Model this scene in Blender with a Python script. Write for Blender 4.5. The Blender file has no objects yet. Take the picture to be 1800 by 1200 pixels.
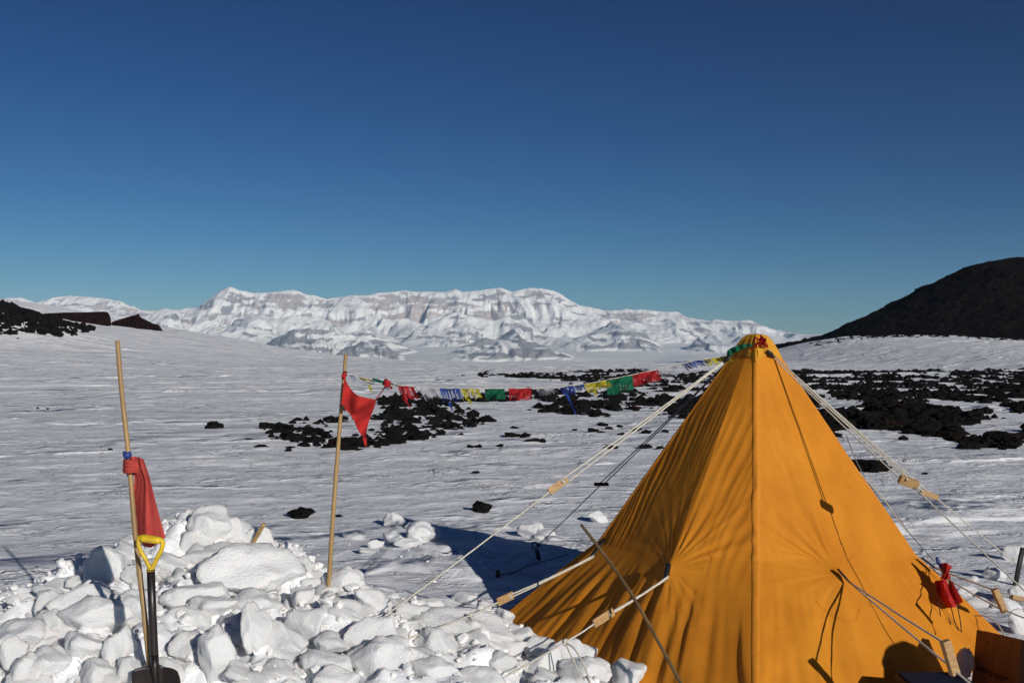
import bpy, math, random
import numpy as np
from mathutils import Vector, Matrix, Euler, noise as mnoise
import bmesh

S = bpy.context.scene
COL = S.collection
R = math.radians
random.seed(7)
RNG = np.random.default_rng(11)
F = 1766.0            # focal length in pixels of the 1800 px wide photograph
CZ = 1.9              # eye height above the snow at the tent

# ------------------------------------------------------------------ camera
cam = bpy.data.cameras.new('camera')
cam.sensor_fit = 'HORIZONTAL'; cam.sensor_width = 36.0
cam.lens = 36.0 * F / 1800.0
cam.shift_y = 25.0 / 1800.0
cam.clip_start = 0.1; cam.clip_end = 120000
camo = bpy.data.objects.new('camera', cam); COL.objects.link(camo)
camo.location = (0, 0, CZ); camo.rotation_euler = (R(90), 0, 0)
S.camera = camo
# ------------------------------------------------------------------ light
SUN_EL, SUN_AZ = 20.0, 147.5          # azimuth clockwise from the view direction (+Y)
sd = Vector((math.sin(R(SUN_AZ)) * math.cos(R(SUN_EL)), math.cos(R(SUN_AZ)) * math.cos(R(SUN_EL)), math.sin(R(SUN_EL))))
w = bpy.data.worlds.new('World'); S.world = w; w.use_nodes = True
nt = w.node_tree; nt.nodes.clear()
sky = nt.nodes.new('ShaderNodeTexSky'); sky.sky_type = 'NISHITA'; sky.sun_disc = False
sky.sun_elevation = R(SUN_EL); sky.sun_rotation = R(SUN_AZ)
sky.altitude = 1500; sky.air_density = 1.0; sky.dust_density = 0.15; sky.ozone_density = 2.5
bg = nt.nodes.new('ShaderNodeBackground'); bg.inputs['Strength'].default_value = 0.05
wo = nt.nodes.new('ShaderNodeOutputWorld')
sep = nt.nodes.new('ShaderNodeSeparateColor'); cmb = nt.nodes.new('ShaderNodeCombineColor')
nt.links.new(sky.outputs[0], sep.inputs[0])       # deep polarised high-latitude blue: contrast curve per channel
for ci, (pw, ml_) in enumerate(((2.3, 0.044), (1.85, 0.122), (1.6, 0.232))):
    n1_ = nt.nodes.new('ShaderNodeMath'); n1_.operation = 'POWER'; n1_.inputs[1].default_value = pw; nt.links.new(sep.outputs[ci], n1_.inputs[0])
    n2_ = nt.nodes.new('ShaderNodeMath'); n2_.operation = 'MULTIPLY'; n2_.inputs[1].default_value = ml_; nt.links.new(n1_.outputs[0], n2_.inputs[0])
    nt.links.new(n2_.outputs[0], cmb.inputs[ci])
nt.links.new(cmb.outputs[0], bg.inputs[0]); nt.links.new(bg.outputs[0], wo.inputs[0])
sl = bpy.data.lights.new('sun', 'SUN'); sl.energy = 3.85; sl.angle = R(0.5); sl.color = (1.0, 0.96, 0.89)
so = bpy.data.objects.new('sun', sl); COL.objects.link(so)
so.rotation_euler = sd.to_track_quat('Z', 'Y').to_euler(); so.location = (5, -5, 12)
S.view_settings.view_transform = 'Standard'; S.view_settings.look = 'None'
S.view_settings.exposure = 0.0; S.view_settings.gamma = 1.0
S.view_settings.use_curve_mapping = False
S.render.engine = 'CYCLES'
S.cycles.volume_bounces = 1
S.cycles.max_bounces = 8

# ------------------------------------------------------------------ helpers
def P(px, py, Y):
    return Vector(((px - 900) / F * Y, Y, CZ + (625 - py) / F * Y))

def _h(ix, iy, seed):
    n = (ix.astype(np.int64) * 374761393 + iy.astype(np.int64) * 668265263 + seed * 974634777) & 0x7fffffff
    n = ((n ^ (n >> 13)) * 1274126177) & 0x7fffffff
    return (n ^ (n >> 16)) & 0xffff
def pn(x, y, seed=0):
    x = np.asarray(x, float); y = np.asarray(y, float)
    x0 = np.floor(x); y0 = np.floor(y); fx = x - x0; fy = y - y0
    u = fx * fx * fx * (fx * (fx * 6 - 15) + 10); v = fy * fy * fy * (fy * (fy * 6 - 15) + 10)
    def g(dx, dy):
        a = _h(x0 + dx, y0 + dy, seed) * (2 * math.pi / 65536.0)
        return np.cos(a) * (fx - dx) + np.sin(a) * (fy - dy)
    a = g(0, 0); b = g(1, 0); c = g(0, 1); d = g(1, 1)
    return (a + (b - a) * u + (c - a) * v + (a - b - c + d) * u * v) * 1.5
def fbm(x, y, o=4, seed=0, gain=0.5):
    s = 0; a = 1.0
    for i in range(o):
        s = s + a * pn(x * 2 ** i + 17.3 * i, y * 2 ** i - 9.1 * i, seed + i); a *= gain
    return s
def ridged(x, y, o=4, seed=0, gain=0.5):
    s = 0; a = 1.0; n = 0
    for i in range(o):
        r = 1 - np.abs(pn(x * 2 ** i + 5.3 * i, y * 2 ** i - 3.1 * i, seed + i)) * 1.6
        s = s + a * r; n += a; a *= gain
    return s / n
def sstep(a, b, x):
    t = np.clip((np.asarray(x, float) - a) / (b - a), 0, 1); return t * t * (3 - 2 * t)

def mesh_np(name, V, Fq, mat, smooth=True):
    V = np.asarray(V, np.float32); Fq = np.asarray(Fq, np.int32)
    me = bpy.data.meshes.new(name)
    me.vertices.add(len(V)); me.vertices.foreach_set('co', V.ravel())
    k = Fq.shape[1]
    me.loops.add(Fq.size); me.loops.foreach_set('vertex_index', Fq.ravel())
    me.polygons.add(len(Fq)); me.polygons.foreach_set('loop_start', np.arange(0, Fq.size, k, dtype=np.int32))
    me.polygons.foreach_set('use_smooth', np.full(len(Fq), smooth, dtype=bool))
    me.update(calc_edges=True)
    if mat: me.materials.append(mat)
    return me
def gridf(nr, nc, wrap=False):
    c2 = nc if wrap else nc - 1
    i, j = np.meshgrid(np.arange(nr - 1), np.arange(c2), indexing='ij')
    j2 = (j + 1) % nc
    return np.stack([i * nc + j, i * nc + j2, (i + 1) * nc + j2, (i + 1) * nc + j], -1).reshape(-1, 4)
def attr(me, name, vals):
    a = me.attributes.new(name, 'FLOAT', 'POINT'); a.data.foreach_set('value', np.asarray(vals, np.float32).ravel())

def link(name, me, parent=None):
    o = bpy.data.objects.new(name, me); COL.objects.link(o)
    if parent: o.parent = parent
    return o
def tag(o, label=None, cat=None, group=None, kind=None):
    if label: o['label'] = label
    if cat: o['category'] = cat
    if group: o['group'] = group
    if kind: o['kind'] = kind
    return o
def thing(name, label, cat, loc=(0, 0, 0), group=None):
    o = bpy.data.objects.new(name, None); COL.objects.link(o); o.location = loc
    o.empty_display_size = 0.2
    return tag(o, label, cat, group)
def part(name, me, parent, label=None):
    """me is in world coordinates: move it into the parent's frame"""
    base = Vector((0, 0, 0)); p = parent
    while p: base += Vector(p.location); p = p.parent
    me.transform(Matrix.Translation(-base)); o = link(name, me, parent)
    if label: o['label'] = label
    return o
def solo(name, me, label, cat, loc, group=None, kind=None):
    me.transform(Matrix.Translation(-Vector(loc))); o = link(name, me); o.location = loc
    return tag(o, label, cat, group, kind)

def tube(pts, rad, mat, n=7, name='tube', cap=True, twist=0, oval=1.0):
    pts = [Vector(p) for p in pts]; V = []; Fc = []
    rr = rad if hasattr(rad, '__len__') else [rad] * len(pts)
    up = Vector((0.13, 0.2, 1)).normalized(); prev = None
    for i, p in enumerate(pts):
        t = (pts[min(i + 1, len(pts) - 1)] - pts[max(i - 1, 0)])
        t = t.normalized() if t.length > 1e-9 else Vector((0, 0, 1))
        if prev is None:
            s = t.cross(up)
            if s.length < 1e-3: s = t.cross(Vector((1, 0, 0)))
            s.normalize()
        else:
            s = (prev - t * prev.dot(t)).normalized()
        prev = s; q = t.cross(s)
        for k in range(n):
            a = 2 * math.pi * k / n + twist * i
            V.append(p + (s * math.cos(a) + q * math.sin(a) * oval) * rr[i])
    for i in range(len(pts) - 1):
        for k in range(n):
            k2 = (k + 1) % n
            Fc.append((i * n + k, i * n + k2, (i + 1) * n + k2, (i + 1) * n + k))
    if cap:
        Fc.append(tuple(range(n - 1, -1, -1))); Fc.append(tuple((len(pts) - 1) * n + k for k in range(n)))
    me = bpy.data.meshes.new(name); me.from_pydata([tuple(v) for v in V], [], Fc)
    for p in me.polygons: p.use_smooth = True
    me.materials.append(mat); return me
def join(meshes, name):
    bm = bmesh.new(); mats = []
    for m in meshes:
        n0 = len(bm.faces); bm.from_mesh(m); bm.faces.ensure_lookup_table()
        for mm in m.materials:
            if mm not in mats: mats.append(mm)
        for f in bm.faces[n0:]:
            f.material_index = mats.index(m.materials[f.material_index] if m.materials else mats[0])
    me = bpy.data.meshes.new(name); bm.to_mesh(me); bm.free()
    for mm in mats: me.materials.append(mm)
    return me
def rope(a, b, sag=0.0, n=14, wob=0.0):
    a = Vector(a); b = Vector(b); out = []
    for i in range(n + 1):
        t = i / n; p = a.lerp(b, t); p.z -= sag * 4 * t * (1 - t)
        if wob and 0 < i < n:
            p += Vector((random.uniform(-wob, wob), random.uniform(-wob, wob), random.uniform(-wob, wob)))
        out.append(p)
    return out
def spl(pts, n=8):
    pts = [Vector(p) for p in pts]; out = []
    for i in range(len(pts) - 1):
        p0 = pts[max(i - 1, 0)]; p1 = pts[i]; p2 = pts[i + 1]; p3 = pts[min(i + 2, len(pts) - 1)]
        for k in range(n):
            t = k / n
            out.append(0.5 * ((2 * p1) + (p2 - p0) * t + (2 * p0 - 5 * p1 + 4 * p2 - p3) * t * t + (3 * p1 - p0 - 3 * p2 + p3) * t ** 3))
    out.append(pts[-1]); return out
def box_me(size, mat, bev=0.0, name='box', M=None, segs=2):
    bm = bmesh.new(); bmesh.ops.create_cube(bm, size=1)
    bmesh.ops.scale(bm, vec=size, verts=bm.verts)
    if bev: bmesh.ops.bevel(bm, geom=bm.edges[:], offset=bev, segments=segs, affect='EDGES', profile=0.6)
    if M: bmesh.ops.transform(bm, matrix=M, verts=bm.verts)
    me = bpy.data.meshes.new(name); bm.to_mesh(me); bm.free(); me.materials.append(mat); return me
def frame_from(ax, upv):
    ax = Vector(ax).normalized(); y = Vector(upv) - ax * Vector(upv).dot(ax); y.normalize(); z = ax.cross(y)
    return Matrix((ax, y, z)).transposed().to_4x4()

# ------------------------------------------------------------------ materials
def mat(name, base, rough=0.8, spec=0.3, var=0.0, vscale=5.0, vcol=None, bump=0.0, bscale=20.0, bdist=0.01, transl=0.0, stretch=None, sss=0.0, detail=4, alpha=None, metal=0.0):
    m = bpy.data.materials.new(name); m.use_nodes = True; t = m.node_tree; N = t.nodes; L = t.links
    b = N['Principled BSDF']; out = N['Material Output']
    b.inputs['Base Color'].default_value = (*base, 1); b.inputs['Roughness'].default_value = rough
    b.inputs['Specular IOR Level'].default_value = spec; b.inputs['Metallic'].default_value = metal
    tc = N.new('ShaderNodeTexCoord'); mp = N.new('ShaderNodeMapping'); L.new(tc.outputs['Object'], mp.inputs[0])
    if stretch: mp.inputs['Scale'].default_value = stretch
    colsock = None
    if var or vcol:
        nz = N.new('ShaderNodeTexNoise'); nz.inputs['Scale'].default_value = vscale; nz.inputs['Detail'].default_value = detail
        nz.inputs['Roughness'].default_value = 0.65
        L.new(mp.outputs[0], nz.inputs[0])
        rp = N.new('ShaderNodeValToRGB'); L.new(nz.outputs[0], rp.inputs[0])
        c2 = vcol or tuple(c * (1 - var) for c in base)
        rp.color_ramp.elements[0].position = 0.35; rp.color_ramp.elements[0].color = (*c2, 1)
        rp.color_ramp.elements[1].position = 0.65; rp.color_ramp.elements[1].color = (*base, 1)
        L.new(rp.outputs[0], b.inputs['Base Color']); colsock = rp.outputs[0]
    if bump:
        nb = N.new('ShaderNodeTexNoise'); nb.inputs['Scale'].default_value = bscale; nb.inputs['Detail'].default_value = 6
        nb.inputs['Roughness'].default_value = 0.6
        L.new(mp.outputs[0], nb.inputs[0]); bp = N.new('ShaderNodeBump')
        bp.inputs['Strength'].default_value = bump; bp.inputs['Distance'].default_value = bdist
        L.new(nb.outputs[0], bp.inputs['Height']); L.new(bp.outputs[0], b.inputs['Normal'])
    if sss:
        b.inputs['Subsurface Weight'].default_value = sss
        b.inputs['Subsurface Radius'].default_value = (0.03, 0.045, 0.06); b.inputs['Subsurface Scale'].default_value = 0.7
    last = b.outputs[0]
    if transl:
        tr = N.new('ShaderNodeBsdfTranslucent'); tr.inputs[0].default_value = (*base, 1)
        if colsock: L.new(colsock, tr.inputs[0])
        mx = N.new('ShaderNodeMixShader'); mx.inputs[0].default_value = transl
        L.new(last, mx.inputs[1]); L.new(tr.outputs[0], mx.inputs[2]); last = mx.outputs[0]
    if alpha is not None:
        tp = N.new('ShaderNodeBsdfTransparent'); mx = N.new('ShaderNodeMixShader'); mx.inputs[0].default_value = alpha
        L.new(tp.outputs[0], mx.inputs[1]); L.new(last, mx.inputs[2]); last = mx.outputs[0]
    L.new(last, out.inputs[0]); return m

def snow_ground_mat():
    m = bpy.data.materials.new('wind_packed_snow'); m.use_nodes = True; t = m.node_tree; N = t.nodes; L = t.links
    b = N['Principled BSDF']; b.inputs['Roughness'].default_value = 0.75; b.inputs['Specular IOR Level'].default_value = 0.25
    tc = N.new('ShaderNodeTexCoord')
    def nz(scale, sx, sy, det=5, rot=0.0, rough=0.6):
        mp = N.new('ShaderNodeMapping'); L.new(tc.outputs['Object'], mp.inputs[0])
        mp.inputs['Scale'].default_value = (sx, sy, 1); mp.inputs['Rotation'].default_value = (0, 0, rot)
        n = N.new('ShaderNodeTexNoise'); n.inputs['Scale'].default_value = scale; n.inputs['Detail'].default_value = det
        n.inputs['Roughness'].default_value = rough; n.inputs['Distortion'].default_value = 0.3
        L.new(mp.outputs[0], n.inputs[0]); return n.outputs[0]
    # fine crust, ripples, wind-cut steps and long sastrugi: all as relief
    a = nz(11, 1.0, 1.5, 6, R(14)); c = nz(2.2, 0.9, 1.35, 7, R(16), 0.66); d = nz(0.34, 0.8, 1.2, 7, R(12), 0.7); q = nz(0.6, 0.7, 1.0, 3, R(10), 0.5)
    def mth(op, x, y):
        k = N.new('ShaderNodeMath'); k.operation = op
        for i, v in enumerate((x, y)):
            if isinstance(v, (int, float)): k.inputs[i].default_value = v
            else: L.new(v, k.inputs[i])
        return k.outputs[0]
    def step(x, lo, hi):
        k = N.new('ShaderNodeMapRange'); k.interpolation_type = 'SMOOTHSTEP'; L.new(x, k.inputs[0]); k.inputs[1].default_value = lo; k.inputs[2].default_value = hi; return k.outputs[0]
    h = mth('MULTIPLY', a, 0.015)
    h = mth('ADD', h, mth('MULTIPLY', mth('MULTIPLY', c, 0.034), step(q, .3, .7)))
    h = mth('ADD', h, mth('MULTIPLY', step(c, .55, .60), 0.018)); h = mth('ADD', h, mth('MULTIPLY', step(d, .56, .60), 0.06))
    h = mth('ADD', h, mth('MULTIPLY', d, 0.07))
    sx_ = N.new('ShaderNodeSeparateXYZ'); L.new(tc.outputs['Object'], sx_.inputs[0])
    for (Lw, amp, seedr, lo_) in ((0.6, 0.024, 11, .52), (2.2, 0.10, 23, .54), (8.0, 0.34, 41, .52)):
        wrp = nz(0.5 / Lw, 0.9, 0.8, 4, R(seedr), 0.62); msk = nz(0.9 / Lw, 0.75, 0.95, 4, R(-seedr), 0.62)
        ph = mth('ADD', mth('ADD', mth('MULTIPLY', sx_.outputs['Y'], 1.0 / Lw), mth('MULTIPLY', sx_.outputs['X'], -0.30 / Lw)), mth('MULTIPLY', wrp, 2.2))
        fr = N.new('ShaderNodeMath'); fr.operation = 'FRACT'; L.new(ph, fr.inputs[0])
        rpq = N.new('ShaderNodeValToRGB'); eq = rpq.color_ramp.elements; L.new(fr.outputs[0], rpq.inputs[0])
        eq[0].position = 0.0; eq[0].color = (0, 0, 0, 1); eq[1].position = 1.0; eq[1].color = (0, 0, 0, 1); en = eq.new(0.13); en.color = (1, 1, 1, 1)
        h = mth('ADD', h, mth('MULTIPLY', mth('MULTIPLY', rpq.outputs[0], step(msk, lo_, lo_ + .10)), amp))
    at_ = N.new('ShaderNodeAttribute'); at_.attribute_name = 'dug'; inv = N.new('ShaderNodeMath'); inv.operation = 'SUBTRACT'; inv.inputs[0].default_value = 1.0; L.new(at_.outputs['Fac'], inv.inputs[1])
    lum = N.new('ShaderNodeTexNoise'); lum.inputs['Scale'].default_value = 9; lum.inputs['Detail'].default_value = 8; lum.inputs['Roughness'].default_value = 0.6; L.new(tc.outputs['Object'], lum.inputs[0])
    h = mth('ADD', mth('MULTIPLY', h, inv.outputs[0]), mth('MULTIPLY', mth('MULTIPLY', lum.outputs[0], at_.outputs['Fac']), 0.022))
    bp = N.new('ShaderNodeBump'); bp.inputs['Strength'].default_value = 1.0; bp.inputs['Distance'].default_value = 1.0
    L.new(h, bp.inputs['Height']); L.new(bp.outputs[0], b.inputs['Normal'])
    # greyish wind crust with thin brighter streaks painted in for facets catching the sun
    f1 = nz(2.3, 0.45, 1.0, 5, R(6), 0.6); f2 = nz(0.42, 0.5, 1.1, 7, R(4), 0.68); f3 = nz(7.0, 0.6, 1.2, 4, R(7), 0.6)
    fl = mth('MAXIMUM', mth('MULTIPLY', step(f1, .56, .62), 0.75), mth('MAXIMUM', step(f2, .55, .60), mth('MULTIPLY', step(f3, .60, .68), 0.45)))
    fl = mth('MAXIMUM', fl, mth('MULTIPLY', at_.outputs['Fac'], 0.45))
    base = N.new('ShaderNodeMixRGB'); base.inputs[1].default_value = (0.79, 0.80, 0.83, 1); base.inputs[2].default_value = (0.84, 0.85, 0.88, 1); L.new(c, base.inputs[0])
    mxc = N.new('ShaderNodeMixRGB'); L.new(fl, mxc.inputs[0]); L.new(base.outputs[0], mxc.inputs[1]); mxc.inputs[2].default_value = (0.95, 0.955, 0.96, 1)
    L.new(mxc.outputs[0], b.inputs['Base Color'])
    return m
M = {}
M['ground'] = snow_ground_mat()
M['block'] = mat('broken_snow', (0.86, 0.865, 0.87), 0.75, 0.2, bump=0.8, bscale=16, bdist=0.022, sss=0.45)
M['rock'] = mat('black_lava', (0.013, 0.0115, 0.011), 0.95, 0.06, vcol=(0.006, 0.0055, 0.0055), vscale=3, bump=0.6, bscale=9, bdist=0.06)
M['redrock'] = mat('reddish_lava', (0.024, 0.011, 0.009), 0.95, 0.06, vcol=(0.012, 0.008, 0.007), vscale=2, bump=0.6, bscale=9, bdist=0.06)
M['cone'] = mat('cinder_slope', (0.013, 0.0095, 0.008), 0.95, 0.06, vcol=(0.006, 0.005, 0.0048), vscale=0.25, detail=9, bump=1.0, bscale=0.5, bdist=1.5)
M['outcrop'] = mat('red_brown_outcrop', (0.022, 0.009, 0.008), 0.95, 0.1, vcol=(0.009, 0.005, 0.005), vscale=0.3, bump=0.9, bscale=0.6, bdist=0.8)
M['bamboo'] = mat('bamboo', (0.42, 0.27, 0.11), 0.5, 0.4, vcol=(0.27, 0.165, 0.07), vscale=7, bump=0.15, bscale=40, bdist=0.003, stretch=(1, 1, 0.15))
M['bamboo_dark'] = mat('weathered_bamboo', (0.20, 0.125, 0.055), 0.6, 0.3, vcol=(0.10, 0.065, 0.03), vscale=7)
M['wood'] = mat('pale_wood', (0.47, 0.29, 0.13), 0.6, 0.3, vcol=(0.33, 0.19, 0.08), vscale=14, stretch=(1, 1, 5), bump=0.2, bscale=30, bdist=0.003)
M['rope'] = mat('white_cord', (0.66, 0.62, 0.52), 0.8, 0.2, vcol=(0.42, 0.39, 0.33), vscale=90)
M['greyrope'] = mat('grey_cord', (0.20, 0.20, 0.21), 0.8, 0.2, vcol=(0.10, 0.10, 0.11), vscale=90)
M['black'] = mat('black_webbing', (0.012, 0.012, 0.013), 0.6, 0.4, bump=0.3, bscale=60, bdist=0.003)
M['shovelblack'] = mat('worn_black_paint', (0.022, 0.012, 0.011), 0.38, 0.5, vcol=(0.012, 0.009, 0.009), vscale=30, bump=0.2, bscale=45, bdist=0.003)
M['yellow'] = mat('yellow_plastic', (0.72, 0.50, 0.015), 0.4, 0.5, vcol=(0.52, 0.34, 0.02), vscale=25)
M['red'] = mat('red_flag_cloth', (0.56, 0.035, 0.03), 0.85, 0.15, vcol=(0.46, 0.03, 0.028), vscale=12, transl=0.25, bump=0.25, bscale=30, bdist=0.006)
M['faded'] = mat('faded_red_cloth', (0.54, 0.085, 0.065), 0.85, 0.15, vcol=(0.46, 0.055, 0.05), vscale=12, transl=0.2, bump=0.25, bscale=30, bdist=0.006)
M['blue'] = mat('blue_tape', (0.03, 0.06, 0.28), 0.5, 0.4, var=0.4, vscale=40)
M['panel_box'] = mat('plywood', (0.26, 0.085, 0.022), 0.6, 0.3, vcol=(0.17, 0.055, 0.015), vscale=9, stretch=(1, 1, 0.2), bump=0.1, bscale=30, bdist=0.003)
M['stencil'] = mat('stencil_ink', (0.03, 0.015, 0.01), 0.8, 0.2)
M['case_blue'] = mat('dark_blue_lid', (0.012, 0.022, 0.05), 0.7, 0.1, var=0.3, vscale=6)  # dark blue lid, deepened further to stand for the shade it lies in
M['bag'] = mat('thin_white_plastic', (0.75, 0.70, 0.68), 0.3, 0.5, var=0.12, vscale=30, transl=0.4, bump=0.4, bscale=25, bdist=0.01)
M['pf_red'] = mat('prayer_red', (0.50, 0.03, 0.035), 0.9, 0.1, var=0.3, vscale=40, transl=0.3)
M['pf_white'] = mat('prayer_white', (0.62, 0.63, 0.68), 0.9, 0.1, vcol=(0.40, 0.41, 0.47), vscale=60, transl=0.4, alpha=0.6)
M['pf_blue'] = mat('prayer_blue', (0.03, 0.07, 0.33), 0.9, 0.1, var=0.4, vscale=40, transl=0.3)
M['pf_yellow'] = mat('prayer_yellow', (0.55, 0.48, 0.04), 0.9, 0.1, var=0.3, vscale=40, transl=0.3)
M['pf_green'] = mat('prayer_green', (0.015, 0.15, 0.08), 0.9, 0.1, var=0.3, vscale=40, transl=0.3)
M['duffel'] = mat('duffel_fabric', (0.05, 0.06, 0.09), 0.8, 0.2, var=0.3, vscale=10)

def canvas_mat():
    m = mat('orange_tent_canvas', (0.68, 0.255, 0.018), 0.78, 0.2, vcol=(0.57, 0.195, 0.013), vscale=2.6, transl=0.13, bump=0.12, bscale=55, bdist=0.004, detail=8)
    return m
M['canvas'] = canvas_mat()
M['seam'] = mat('orange_seam_tape', (0.67, 0.255, 0.024), 0.78, 0.2, transl=0.12, vcol=(0.60, 0.21, 0.017), vscale=30)
M['cap'] = mat('amber_cap_canvas', (0.72, 0.34, 0.03), 0.75, 0.2, var=0.12, vscale=14, transl=0.15)
M['valance'] = mat('yellow_orange_valance', (0.75, 0.34, 0.02), 0.75, 0.2, var=0.12, vscale=5, transl=0.15)

# ------------------------------------------------------------------ terrain
_cp = np.array([(-900, 500), (-300, 505), (0, 541), (160, 568), (290, 585), (440, 608), (600, 628), (700, 635), (900, 638.5), (1250, 639.5), (1340, 632), (1380, 622), (1440, 608), (1480, 600), (1550, 593), (1680, 591), (1800, 598), (2100, 615), (2800, 620)], float)
YC = 225.0
_cx = (_cp[:, 0] - 900) / F * YC
_ch = CZ + (625 - _cp[:, 1]) / F * YC
def heap(x, y):
    g = lambda cx, cy, sx, sy: np.exp(-((x - cx) / sx) ** 2 - ((y - cy) / sy) ** 2)
    return 0.03 * np.minimum(1, 3 * g(-1.9, 6.4, 1.6, 1.1)) + 0.47 * g(-2.15, 7.3, 0.8, 0.72) + 0.16 * g(-2.9, 7.2, 0.9, 0.6) + 0.30 * g(-2.2, 6.2, 1.5, 1.1) + 0.15 * g(-0.7, 5.6, 1.3, 0.7) \
        + 0.15 * g(-0.9, 6.4, 0.9, 0.5) + 0.05 * g(-0.6, 9.6, 0.9, 0.5)
def zfun(x, y):
    x = np.asarray(x, float); y = np.asarray(y, float)
    s = np.clip((y - 30) / (YC - 30), 0, None) ** 1.6
    s = np.where(y > YC, 1 + (y - YC) / (YC - 30) * 1.6, s)
    H = np.interp(x, _cx, _ch)
    z = H * np.minimum(s, 1.2)
    over = np.clip(y - YC, 0, None)
    z = z - np.minimum(0.0012 * over ** 2, 20 + 0.12 * over)
    z = np.maximum(z, -62)
    # rubble mound on the left slope
    z = z + 6.3 * np.exp(-((x + 97) / 19) ** 2 - ((y - 172) / 22) ** 2)
    z = z + heap(x, y)
    near = np.exp(-np.clip(y - 4, 0, None) / 60)
    td = np.exp(-((x - 1.6) ** 2 + (y - 6.8) ** 2) / 7.0)
    z = z - 0.10 * td
    z = z + (1 - td) * 0.10 * pn(x * 0.11, y * 0.3, 5) * (1 - 0.6 * near) + 0.35 * pn(x * 0.02, y * 0.05, 6) * sstep(25, 90, y) * (1 - sstep(400, 900, y))
    return z
def zfine(x, y):
    z = zfun(x, y)
    hp = np.clip(heap(x, y) / 0.12, 0, 1)
    k = 1 - sstep(300, 600, y)
    # sastrugi: asymmetric ridges stretched across the wind
    xx = x + 0.35 * y * 0.1 + 0.6 * pn(x * 0.3, y * 0.3, 31)
    yq = y - 0.25 * x
    r1 = ridged(xx * 0.9, yq * 1.3, 3, 41); r2 = ridged(xx * 0.26, yq * 0.42, 3, 45); r3 = ridged(x * 0.07, yq * 0.11, 3, 49)
    z = z + k * (0.012 * (r1 - .5) * (1 - hp) + 0.028 * (sstep(0.62, 0.82, r2)) * sstep(7, 16, y) + 0.11 * sstep(0.64, 0.82, r3) * sstep(25, 60, y))
    z = z + 0.009 * pn(x * 3.1, y * 6.5, 60) * (1 - hp) * k
    z = z + hp * (0.11 * fbm(x * 2.8, y * 2.8, 4, 70) + 0.02 * ridged(x * 7, y * 7, 2, 77))
    return z
def G(px, py):
    """ground point seen at a pixel of the photograph"""
    tx = (px - 900) / F; tz = (625 - py) / F
    ys = 4.0 * 1.004 ** np.arange(1150)
    d = CZ + tz * ys - zfun(tx * ys, ys)
    k = np.argmax(d < 0) if (d < 0).any() else len(ys) - 1
    y = ys[k]; return Vector((tx * y, y, float(zfun(tx * y, y))))

ys = [-30, -20, -12, -7, -4, -1, 1, 2.5, 3.5]
y = 4.2; yl = [y]
while y < 262: y *= 1.0062; yl.append(y)
while y < 900: y *= 1.04; yl.append(y)
while y < 12500: y *= 1.25; yl.append(y)
yl.append(15700)
ys = np.array(ys + yl)
al = np.concatenate([[-4, -2.4, -1.6, -1.1, -0.85, -0.7], np.linspace(-0.60, 0.60, 580), [0.7, 0.85, 1.1, 1.6, 2.4, 4]])
YY, AA = np.meshgrid(ys, al, indexing='ij')
XX = AA * (np.abs(YY) + 3.5)
ZZ = zfine(XX, YY)
me = mesh_np('snow_ground', np.stack([XX, YY, ZZ], -1).reshape(-1, 3), gridf(len(ys), len(al)), M['ground'])
attr(me, 'dug', np.clip(heap(XX, YY) / 0.09, 0, 1))
tag(link('snow_ground', me), kind='structure', label='wind-packed snow field with low sastrugi running to the crest')

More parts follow.
